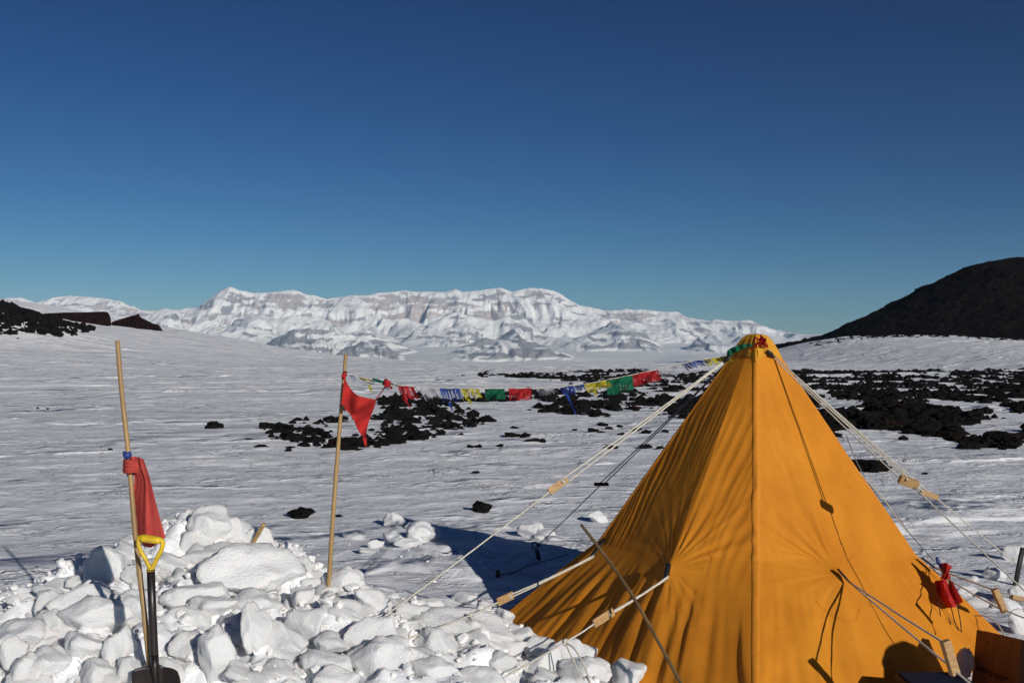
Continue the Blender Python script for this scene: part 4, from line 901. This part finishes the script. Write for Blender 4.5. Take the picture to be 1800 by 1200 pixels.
solo('bamboo_cane', bamboo([P(1205, 1215, 5.35), P(1120, 1060, 5.75), P(1070, 985, 6.0), P(1022, 922, 6.2)], .010, .0095, M['bamboo_dark']), 'thin brown bamboo cane leaning across the shaded left tent wall', 'cane', P(1205, 1215, 5.35))
g_ = P(441, 961, 6.95); solo('bamboo_cane', bamboo([P(434, 980, 6.98), P(441, 961, 6.95), P(464, 920, 6.88)], .014, .014, M['bamboo']), 'short bamboo stick poking out of the top of the snow heap', 'cane', g_)

# ------------------------------------------------------------------ flag poles
pb = P(266, 1200, 5.20); pt = P(206.5, 599, 5.42)
solo('bamboo_pole', bamboo([pb, P(255, 1090, 5.205), P(238, 940, 5.28), P(226, 800, 5.37), P(214, 690, 5.40), pt], .0145, .0120, M['bamboo'], .28), 'tall bamboo pole with draped red flag, standing beside the shovel', 'pole', pb)
p2b = G(577, 1046); p2t = P(608, 622, p2b.y + .08); print('pole2 Y', p2b.y)
YP = p2b.y
solo('bamboo_pole', bamboo([p2b + Vector((0, 0, -.15)), p2b, P(586, 900, YP + .02), P(598, 740, YP + .05), p2t], .016, .0115, M['bamboo'], .24), 'bamboo pole holding the waving red flag and one end of the prayer flags', 'pole', p2b)

def curve_at(pts, t):
    pts = np.array(pts, float); d = np.r_[0, np.cumsum(np.linalg.norm(np.diff(pts[:, :2], axis=0), axis=1))]; d /= d[-1]
    return np.array([np.interp(t, d, pts[:, k]) for k in range(pts.shape[1])])
def smoothc(pts): return [tuple(v) for v in spl([Vector(p) for p in pts], 8)]
def coons(top, bot, lef, rig, Yf, m, nu=44, nv=60, nm='cloth'):
    """cloth patch; borders given as (px, py, dY) lists, top/bottom left->right, sides top->bottom"""
    top, bot, lef, rig = [smoothc(c) for c in (top, bot, lef, rig)]
    V = []
    for j in range(nv):
        v = j / (nv - 1)
        for i in range(nu):
            u = i / (nu - 1)
            T = curve_at(top, u); B = curve_at(bot, u); L_ = curve_at(lef, v); R_ = curve_at(rig, v)
            c00 = np.array(top[0]); c10 = np.array(top[-1]); c01 = np.array(bot[0]); c11 = np.array(bot[-1])
            p = (1 - v) * T + v * B + (1 - u) * L_ + u * R_ - ((1 - u) * (1 - v) * c00 + u * (1 - v) * c10 + (1 - u) * v * c01 + u * v * c11)
            q = P(p[0], p[1], Yf(u, v) + p[2]); V.append(q[:])
    return mesh_np(nm, np.array(V), gridf(nv, nu), m)
def n1(x, s=0): return float(pn(np.array(x), np.array(0.37 + s), 900 + s))
# draped flag on the first pole
fl1 = thing('red_flag', 'faded red flag gathered and drooping from the left bamboo pole', 'flag', P(228, 825, 5.39))
def y1(u, v): return 5.345 + 0.045 * math.sin(u * 5.2 + 1.4 * v + .6) * (0.35 + .65 * v) + 0.012 * math.sin(u * 13 + 4 * v) * (1 - v) + 0.018 * n1(u * 3.3 + v * 1.4, 2) + 0.008 * n1(u * 8 + v * 3, 3) - 0.03 * v
me = coons([(221, 806, .0), (236, 802, -.02), (252, 806, -.01)], [(235, 940, 0), (262, 962, -.02), (291, 944, 0)],
           [(221, 806, 0), (222, 824, .0), (236, 838, .0), (232, 880, 0), (235, 940, 0)], [(252, 806, 0), (262, 835, 0), (276, 890, 0), (291, 944, 0)], y1, M['faded'])
part('cloth', me, fl1)
for k, (yy0, w0) in enumerate(((811, 13), (817, 15), (823, 16), (828, 13))):
    part('cloth_gather', tube(spl([P(219, yy0, 5.36), P(226, yy0 + 1, 5.325), P(219 + w0 * 1.6, yy0 + 3 - k, 5.335), P(236 + w0, yy0 + 10, 5.37)], 6), [.006] + [.013] * 8 + [.012] * 9 + [.006], M['faded'], 8, oval=.9), fl1)
part('blue_tie', tube([P(222.5, 795, 5.365), P(224, 799, 5.365), P(225, 806, 5.365)], [.020, .023, .020], M['blue'], 9), fl1)
part('blue_tie', tube([P(228.5, 828, 5.36), P(229.5, 836, 5.36)], [.020, .019], M['blue'], 9), fl1)
part('blue_tie', tube(spl([P(223, 796, 5.37), P(218, 794, 5.35), P(217, 797, 5.34)], 4), .006, M['blue'], 6), fl1)
# waving flag on the second pole
fl2 = thing('red_flag', 'bright red flag blowing from the second bamboo pole, tip pointing down', 'flag', P(604, 670, YP))
def y2(u, v): return YP - 0.01 + 0.06 * math.sin(u * 7.0 + 2.4 * v) * (u + .15) + 0.04 * math.sin(v * 6 + u * 5) * u + 0.02 * n1(u * 4 + v * 3, 4) + 0.05 * u
me = coons([(605, 660, 0), (613, 678, 0), (626, 693, -.03), (645, 699, 0), (661, 702, 0)], [(599, 716, 0), (612, 724, 0), (621, 737, 0), (630, 757, 0), (642, 772, 0)],
           [(605, 660, 0), (603, 686, 0), (599, 716, 0)], [(661, 702, 0), (658, 716, 0), (648, 742, 0), (642, 772, 0)], y2, M['red'])
part('cloth', me, fl2)
part('torn_strip', coons([(637, 768, 0), (644, 768, 0)], [(641, 783, 0), (645, 783, 0)], [(637, 768, 0), (641, 783, 0)], [(644, 768, 0), (645, 783, 0)], lambda u, v: YP + .07, M['red'], 4, 6), fl2)
part('tie', tube([P(607, 655, YP + .06), P(605, 660, YP + .02), P(603, 664, YP)], [.014, .018, .012], M['red'], 8), fl2)
part('tie', tube([P(597, 712, YP), P(603, 715, YP), P(606, 722, YP)], [.006, .010, .005], M['black'], 7), fl2)

# prayer flags
LINE = [(608, 657), (650, 666), (680, 673), (700, 677), (765, 682), (835, 683), (900, 682.5), (980, 681), (1040, 673), (1100, 661), (1160, 648), (1220, 634), (1283, 625)]
def lineP(px, dpy=0.0, fw=0.0):
    py = float(np.interp(px, [a for a, b_ in LINE], [b_ for a, b_ in LINE])); t_ = (px - 608) / (1283 - 608)
    return P(px, py + dpy, YP + (6.93 - YP) * t_ + fw)
pf = thing('prayer_flag_string', 'string of small frayed prayer flags from the second bamboo pole to the tent peak', 'prayer flags', lineP(608))
part('line', tube([lineP(x) for x in np.linspace(608, 1283, 90)], .0028, M['rope'], 5), pf)
def small_flag(x0, x1, hh, sh, key, fray, seed, tail=None):
    """x0..x1 px along the line, hh hang in px, sh shear px; fray 0..1 -> ragged strips"""
    rnd = random.Random(seed); nc = max(10, int((x1 - x0) * 0.8)); nr = 12; V = []; Fc = []
    ln = 0.85
    for c in range(nc):
        xa = x0 + (x1 - x0) * c / nc; xb = x0 + (x1 - x0) * (c + 1) / nc; e = (c + .5) / nc
        ln = 0.7 * ln + 0.3 * (1 - fray * rnd.random() * 1.05)
        Lc = ln * (1 - fray * 0.35 * e) * hh * (1 + 0.12 * rnd.uniform(-1, 1) * fray)
        if rnd.random() < fray * 0.22: Lc *= rnd.uniform(.15, .6)
        gap = 0.0 if rnd.random() > fray * .5 else (xb - xa) * .35
        drift = rnd.uniform(-1, 1) * fray * 3.2
        o = len(V)
        for r in range(nr):
            v = r / (nr - 1); splay = v ** 1.5
            for xx_ in (xa, xb - gap * sstep(.45, .8, v)):
                ee = (xx_ - x0) / (x1 - x0)
                dpth = 0.030 * math.sin(ee * 7 + seed) * v + 0.018 * math.sin(v * 5 + ee * 9 + seed * 2)
                q = lineP(float(xx_), 0, 0); q2 = P(900 + F * q.x / q.y + sh * v ** 1.2 + drift * splay, 625 + F * (CZ - q.z) / q.y + Lc * v, q.y + dpth); V.append(q2[:])
        for r in range(nr - 1): Fc.append((o + 2 * r, o + 2 * r + 1, o + 2 * r + 3, o + 2 * r + 2))
    if tail:
        o = len(V); n_ = 12
        for r in range(n_ + 1):
            v = r / n_; px_ = tail[0] + (tail[2] - tail[0]) * v; py_ = tail[1] + (tail[3] - tail[1]) * v; wd = 3.0 * (1 - v) ** .7 + 0.8
            q = lineP(tail[0]); V += [P(px_ - wd, py_, q.y + .02 * math.sin(v * 5))[:], P(px_ + wd * .6, py_ + 1, q.y + .02 * math.sin(v * 5 + 1))[:]]
        for r in range(n_): Fc.append((o + 2 * r, o + 2 * r + 1, o + 2 * r + 3, o + 2 * r + 2))
    me = bpy.data.meshes.new('flag'); me.from_pydata(V, [], Fc)
    for p in me.polygons: p.use_smooth = True
    me.materials.append(M['pf_' + key]); return me
PF = [(614, 621, 14, 8, 'blue', .8, 1, None, 'tattered little dark blue scrap at the pole end'), (628, 652, 12, 10, 'yellow', .5, 2, (650, 676, 654, 690), 'first yellow flag, next to the pole'), (699, 730, 30, 9, 'red', .35, 3, (712, 700, 722, 718), 'torn red flag after the knotted tie'),
      (736, 768, 30, 14, 'white', .75, 4, None, 'first ragged white flag'), (773, 808, 32, 6, 'blue', .55, 5, (790, 706, 796, 722), 'blue flag left of the centre'), (810, 842, 26, 6, 'yellow', .55, 6, (824, 700, 829, 712), 'yellow flag left of the centre'),
      (852, 887, 22, 2, 'green', .25, 7, None, 'small green flag at the low point of the string'), (894, 934, 24, 2, 'red', .2, 8, None, 'red flag at the low point of the string'), (940, 976, 24, 10, 'white', .8, 9, None, 'thin white flag right of the low point'),
      (984, 1026, 20, 6, 'blue', .7, 10, (996, 690, 1014, 731), 'blue flag with a long trailing tail'), (1026, 1068, 18, 8, 'yellow', .45, 11, (1046, 686, 1048, 696), 'yellow flag on the rising part of the string'), (1066, 1112, 30, 2, 'green', .15, 12, None, 'large green flag on the rising part of the string'),
      (1110, 1156, 24, 6, 'red', .3, 13, None, 'red flag nearest the tent'), (1155, 1204, 22, 16, 'white', .8, 14, None, 'ragged white flag nearest the tent'), (1198, 1238, 16, 10, 'blue', .75, 15, None, 'fringed blue flag nearest the tent'), (1238, 1282, 16, 8, 'yellow', .55, 16, None, 'yellow flag at the tent peak')]
for (a, b_, hh, sh, key, fr, sd_, tail, lab) in PF: part('prayer_flag', small_flag(a, b_, hh, sh, key, fr, sd_, tail), pf, lab)
def ribbon(pts, w_, m, parent, nm='ribbon'):
    sp = spl(pts, 8); V = []
    for i, p in enumerate(sp):
        k = w_ * (0.4 + .6 * math.sin(math.pi * min(1, i / len(sp) + .25))); V += [(p.x, p.y - .01 * math.sin(i), p.z + k), (p.x, p.y + .01 * math.cos(i), p.z - k)]
    Fc = [(2 * i, 2 * i + 1, 2 * i + 3, 2 * i + 2) for i in range(len(sp) - 1)]
    me = bpy.data.meshes.new(nm); me.from_pydata(V, [], Fc); me.materials.append(m); return part(nm, me, parent)
ribbon([lineP(655, -1, -.01), lineP(668, 0, -.02), lineP(690, 0, -.01), lineP(700, 1, 0)], .010, M['pf_green'], pf)
ribbon([P(1278, 621, 6.86), P(1292, 614, 6.82), P(1308, 608, 6.80), P(1322, 606, 6.80)], .022, M['pf_green'], pf)
rr_ = random.Random(5)
for i in range(9):
    a = P(1338 + rr_.uniform(-3, 3), 602 + rr_.uniform(-2, 2), 6.83); ribbon([a, a + Vector((rr_.uniform(-.05, .04), -.03, rr_.uniform(-.02, .03))), a + Vector((rr_.uniform(-.09, .045), -.05, rr_.uniform(-.08, .02)))], .010, M['pf_red'], pf)
ribbon([P(1336, 594, 6.88), P(1343, 600, 6.84), P(1350, 610, 6.86)], .026, M['pf_red'], pf)
kc = lineP(680, 1, -.02); part('red_knot', blob_k(kc, .028, M['pf_red']), pf)
for i in range(2): ribbon([kc, kc + Vector((rr_.uniform(-.04, .04), -.02, rr_.uniform(-.03, .03))), kc + Vector((rr_.uniform(-.07, .06), -.03, rr_.uniform(-.05, .04)))], .009, M['pf_red'], pf)
part('tie_cord', tube(spl([kc, P(670, 690, YP + .1), P(660, 701, YP + .1)]), .004, M['red'], 6), pf)

# ------------------------------------------------------------------ shovel
YS = 5.15
sh = thing('snow_shovel', 'snow shovel with yellow D grip, black shaft and black blade stuck in the heap', 'shovel', P(272, 1180, YS))
dg = [P(265, 1001, YS), P(257, 985, YS - .005), P(245, 963, YS - .01), P(243, 948, YS - .01), P(249, 943, YS - .01), P(264, 944, YS - .01), P(279, 947, YS - .01), P(286, 952, YS - .01), P(284, 965, YS - .01), P(273, 987, YS - .005), P(266, 1001, YS)]
grip = part('d_grip', tube(spl(dg, 6), .0135, M['yellow'], 10, oval=.8), sh)
part('grip_bar', tube([P(247, 945.5, YS - .012), P(252, 946.2, YS - .012), P(276, 949.2, YS - .012), P(282, 950, YS - .012)], [.015, .0185, .0185, .015], M['yellow'], 12), grip)
part('collar', tube([P(264.5, 996, YS), P(265, 1003, YS)], [.017, .0215], M['yellow'], 12), grip)
part('shaft', tube([P(265, 1000, YS), P(268, 1080, YS), P(271, 1150, YS), P(272.5, 1180, YS)], [.0205, .0205, .0215, .023], M['shovelblack'], 14), sh)
part('band', tube([P(270.8, 1150, YS), P(271, 1154, YS)], [.0232, .0232], M['shovelblack'], 14), sh)
def blade():
    V = []; n, m_ = 25, 20; wd = 0.247; hh = 0.30; c = P(277, 1171, YS)
    for sgn in (0, 1):
        for j in range(m_):
            v = j / (m_ - 1)
            for i in range(n):
                u = 2 * i / (n - 1) - 1
                edge = 0.5 * wd * (0.93 + 0.07 * min(1, v * 8)) if v < .12 else 0.5 * wd * (1 - .12 * max(0, v - .5))
                topz = -0.012 * (abs(u) ** 6) + 0.022 * math.exp(-(u / .16) ** 2) * (1 - v)
                yb = -0.035 * (u * u) + 0.02 * math.exp(-(u / .1) ** 2) * -1 * (1 - v * .6)
                V.append((c.x + u * edge + 0.02 * v, c.y + yb + 0.02 * v + sgn * .004, c.z + topz * (1 - v) - hh * v - 0.004 * u))
    f1 = gridf(m_, n); f2 = gridf(m_, n)[:, ::-1] + n * m_; Fc = [f1, f2]
    rim = list(range(0, n)) + [k * n + n - 1 for k in range(1, m_)] + list(range((m_ - 1) * n + n - 2, (m_ - 1) * n - 1, -1)) + [k * n for k in range(m_ - 2, 0, -1)]
    N_ = n * m_; q = [(rim[(k + 1) % len(rim)], rim[k], rim[k] + N_, rim[(k + 1) % len(rim)] + N_) for k in range(len(rim))]
    return mesh_np('blade', np.array(V), np.concatenate(Fc + [np.array(q)]), M['shovelblack'])
part('blade', blade(), sh)
part('socket', tube([P(272, 1150, YS - .002), P(272.5, 1172, YS - .012), P(275, 1200, YS - .02), P(277, 1230, YS - .012)], [.023, .026, .018, .006], M['shovelblack'], 10, oval=.7), sh)

# ------------------------------------------------------------------ gear at the lower right
bx = thing('plywood_box', 'thin reddish brown plywood box with stencilled lines standing in shade at lower right', 'box', P(1756, 1250, 5.8))
c_tl = P(1718.5, 1106, 5.95); c_tr = P(1797, 1124.5, 5.52)
ex = (c_tr - c_tl); W_ = ex.length; ex.normalize()
down = (P(1706, 1200, 5.92) - c_tl); down = (down - ex * down.dot(ex)).normalized(); H_ = 0.46
nf = ex.cross(down).normalized()
if nf.y > 0: nf = -nf
Rm = Matrix((ex, -nf, -down)).transposed().to_4x4()
bc = c_tl + ex * W_ / 2 + down * H_ / 2
DP = 0.045
part('front_panel', box_me((W_, .012, H_), M['panel_box'], .002, M=Matrix.Translation(bc) @ Rm), bx)
part('back_panel', box_me((W_, .012, H_), M['panel_box'], .002, M=Matrix.Translation(bc - nf * DP) @ Rm), bx)
for s_ in (-1, 1):
    part('side_panel', box_me((.012, DP - .014, H_ - .004), M['panel_box'], .002, M=Matrix.Translation(bc - nf * DP / 2 + ex * s_ * (W_ / 2 - .008)) @ Rm), bx)
pass
def onface(u, v): return c_tl + ex * (u * W_) + down * v * (H_) + nf * .0075
sm = []
rs = random.Random(3)
for ln_, (u0, u1, v0) in enumerate(((0.10, .36, .155), (.40, .78, .165), (.10, .34, .185), (.40, .46, .197), (.51, .70, .20))):
    u = u0
    while u < u1:
        wl = rs.uniform(.018, .03); pt_ = onface(u, v0 * 1.0 / .40 * .40 + 0.30 + (u - .1) * .03)
        for (dx, dy, ww, hh_) in ((0, 0, .0012, .011), (.5, -.004, wl * .16, .0018), (.5, rs.choice([0, .004]), wl * .14, .0018), (1, 0, .0012, .011 * rs.choice([.5, 1]))):
            sm.append(box_me((max(ww, .002), .0012, hh_), M['stencil'], 0, M=Matrix.Translation(pt_ + ex * dx * wl * W_ * .7 + down * dy) @ Rm))
        u += wl + .012
part('stencil_lettering', join(sm, 'stencil'), bx)
for (u, v) in ((.30, .12), (.62, .13)):
    part('nail_hole', tube([onface(u, v) - nf * .002, onface(u, v) + nf * .001], .005, M['stencil'], 8), bx)
# blue-topped case
cs = thing('storage_case', 'dark blue case top with black rim at the bottom edge in front of the box', 'case', P(1650, 1240, 4.85))
cc = P(1664, 1222, 5.3)
part('case_body', box_me((.37, .26, .20), M['black'], .015, M=Matrix.Translation(cc + Vector((0, .12, -.06)))), cs)
part('case_lid', box_me((.335, .23, .012), M['case_blue'], .004, M=Matrix.Translation(cc + Vector((0, .12, .047)))), cs)
# plastic bag
def bagme():
    bm = bmesh.new(); bmesh.ops.create_icosphere(bm, subdivisions=4, radius=1)
    for v in bm.verts:
        p = v.co; k = 1 + .28 * mnoise.noise(p * 2.2) + .16 * abs(mnoise.noise(p * 6)) ; v.co = Vector((p.x * .046 * k, p.y * .045 * k, p.z * .080 * k * (1 - .1 * p.z)))
    bmesh.ops.translate(bm, vec=P(1697, 1162, 5.9), verts=bm.verts)
    me = bpy.data.meshes.new('bag'); bm.to_mesh(me); bm.free(); me.materials.append(M['bag'])
    for p in me.polygons: p.use_smooth = True
    return me
solo('plastic_bag', bagme(), 'crumpled translucent white plastic bag beside the plywood box', 'bag', P(1697, 1162, 5.9))
# red wrapped flag at the right corner of the tent
rf = thing('red_flag', 'furled red flag on a short yellow cane against the right tent corner', 'flag', P(1665, 1040, 6.55))
yr = 6.55
part('cane', tube([P(1690, 1100, yr + .1), P(1672, 1040, yr + .03), P(1650, 985, yr)], .012, M['bamboo'], 8), rf)
def y3(u, v): return yr - .04 + .05 * math.sin(u * 9 + v * 2) + .03 * math.sin(v * 7)
part('cloth', coons([(1642, 1021, 0), (1655, 1018, 0), (1668, 1012, 0)], [(1666, 1068, 0), (1678, 1066, 0), (1693, 1057, 0)], [(1642, 1021, 0), (1650, 1045, 0), (1666, 1068, 0)], [(1668, 1012, 0), (1680, 1032, 0), (1693, 1057, 0)], y3, M['red'], 30, 30), rf)
part('cloth_gather', coons([(1655, 990, 0), (1664, 989, 0), (1674, 996, 0)], [(1652, 1016, 0), (1662, 1018, 0), (1672, 1014, 0)], [(1655, 990, 0), (1660, 1004, 0), (1652, 1016, 0)], [(1674, 996, 0), (1668, 1005, 0), (1672, 1014, 0)], lambda u, v: yr - .05 * math.sin(math.pi * u) - .02 * math.sin(u * 14 + v * 5), M['red'], 20, 20), rf)
part('blue_tie', tube([P(1646, 979, yr), P(1650, 988, yr), P(1656, 998, yr)], [.008, .014, .008], M['blue'], 8), rf)
for pts in ([(1672, 1066), (1678, 1090), (1690, 1118)], [(1682, 1060), (1688, 1090), (1691, 1122)], [(1668, 1085), (1672, 1100), (1675, 1116)], [(1648, 1054), (1652, 1072), (1655, 1092)]):
    part('tie_string', tube(spl([P(a, b_, yr - .06) for a, b_ in pts]), .0035, M['black'], 5), rf)

# unseen gear added just right of the frame to shade box and tent foot
gc = thing('shade_crate', 'unseen plywood crate added outside the right edge to cast shade', 'crate', (3.33, 4.53, -.05))
for (nm_, sz_, lc) in (('crate_body', (.36, .5, .50), (.05, 0, .25)), ('crate_lid', (.38, .52, .04), (.05, 0, .52))):
    me = box_me(sz_, M['panel_box'], .008, M=Matrix.Translation(Vector(lc)) @ Matrix.Rotation(.5, 4, 'Z')); link(nm_, me, gc)
me = blob_mesh('shade_bag', 77, 4, M['duffel'], cuts=2, amp=.08, flat=1, rough=.02, smooth=True)
me.transform(Matrix.Translation((3.30, 4.50, .62)) @ Matrix.Rotation(-.6, 4, 'Z') @ Matrix.Diagonal((.15, .3, .20, 1)))
solo('shade_bag', me, 'unseen dark duffel bag added on the crate to cast a rounded shadow', 'duffel bag', (3.30, 4.50, .62))
me = blob_mesh('shade_bag', 78, 4, M['duffel'], cuts=3, amp=.1, flat=1, rough=.03, smooth=True)
me.transform(Matrix.Translation((4.3, 4.3, .38)) @ Matrix.Diagonal((.33, .28, .52, 1)))
solo('shade_bag', me, 'unseen upright kit bag added beside the crate as a shadow caster', 'duffel bag', (4.3, 4.3, .38))

# ------------------------------------------------------------------ haze
HZ = 2.7e-5
if HZ > 0:
    bm = bmesh.new(); bmesh.ops.create_cube(bm, size=1)
    bmesh.ops.scale(bm, vec=(130000, 22000, 1120), verts=bm.verts); bmesh.ops.translate(bm, vec=(0, 5000, 1120 / 2 - 130), verts=bm.verts)
    me = bpy.data.meshes.new('haze'); bm.to_mesh(me); bm.free()
    hm = bpy.data.materials.new('thin_air'); hm.use_nodes = True; t = hm.node_tree; t.nodes.clear()
    pv = t.nodes.new('ShaderNodeVolumePrincipled'); pv.inputs['Density'].default_value = HZ; pv.inputs['Color'].default_value = (.42, .68, 1, 1)
    oo = t.nodes.new('ShaderNodeOutputMaterial'); t.links.new(pv.outputs[0], oo.inputs['Volume']); me.materials.append(hm)
    tag(link('haze', me), 'thin cold air between the camera and the mountains', 'haze', kind='stuff')
#print('TRIS', sum(sum(len(p.vertices) - 2 for p in o.data.polygons) for o in bpy.data.objects if o.type == 'MESH' and len(o.data.polygons) > 3000))
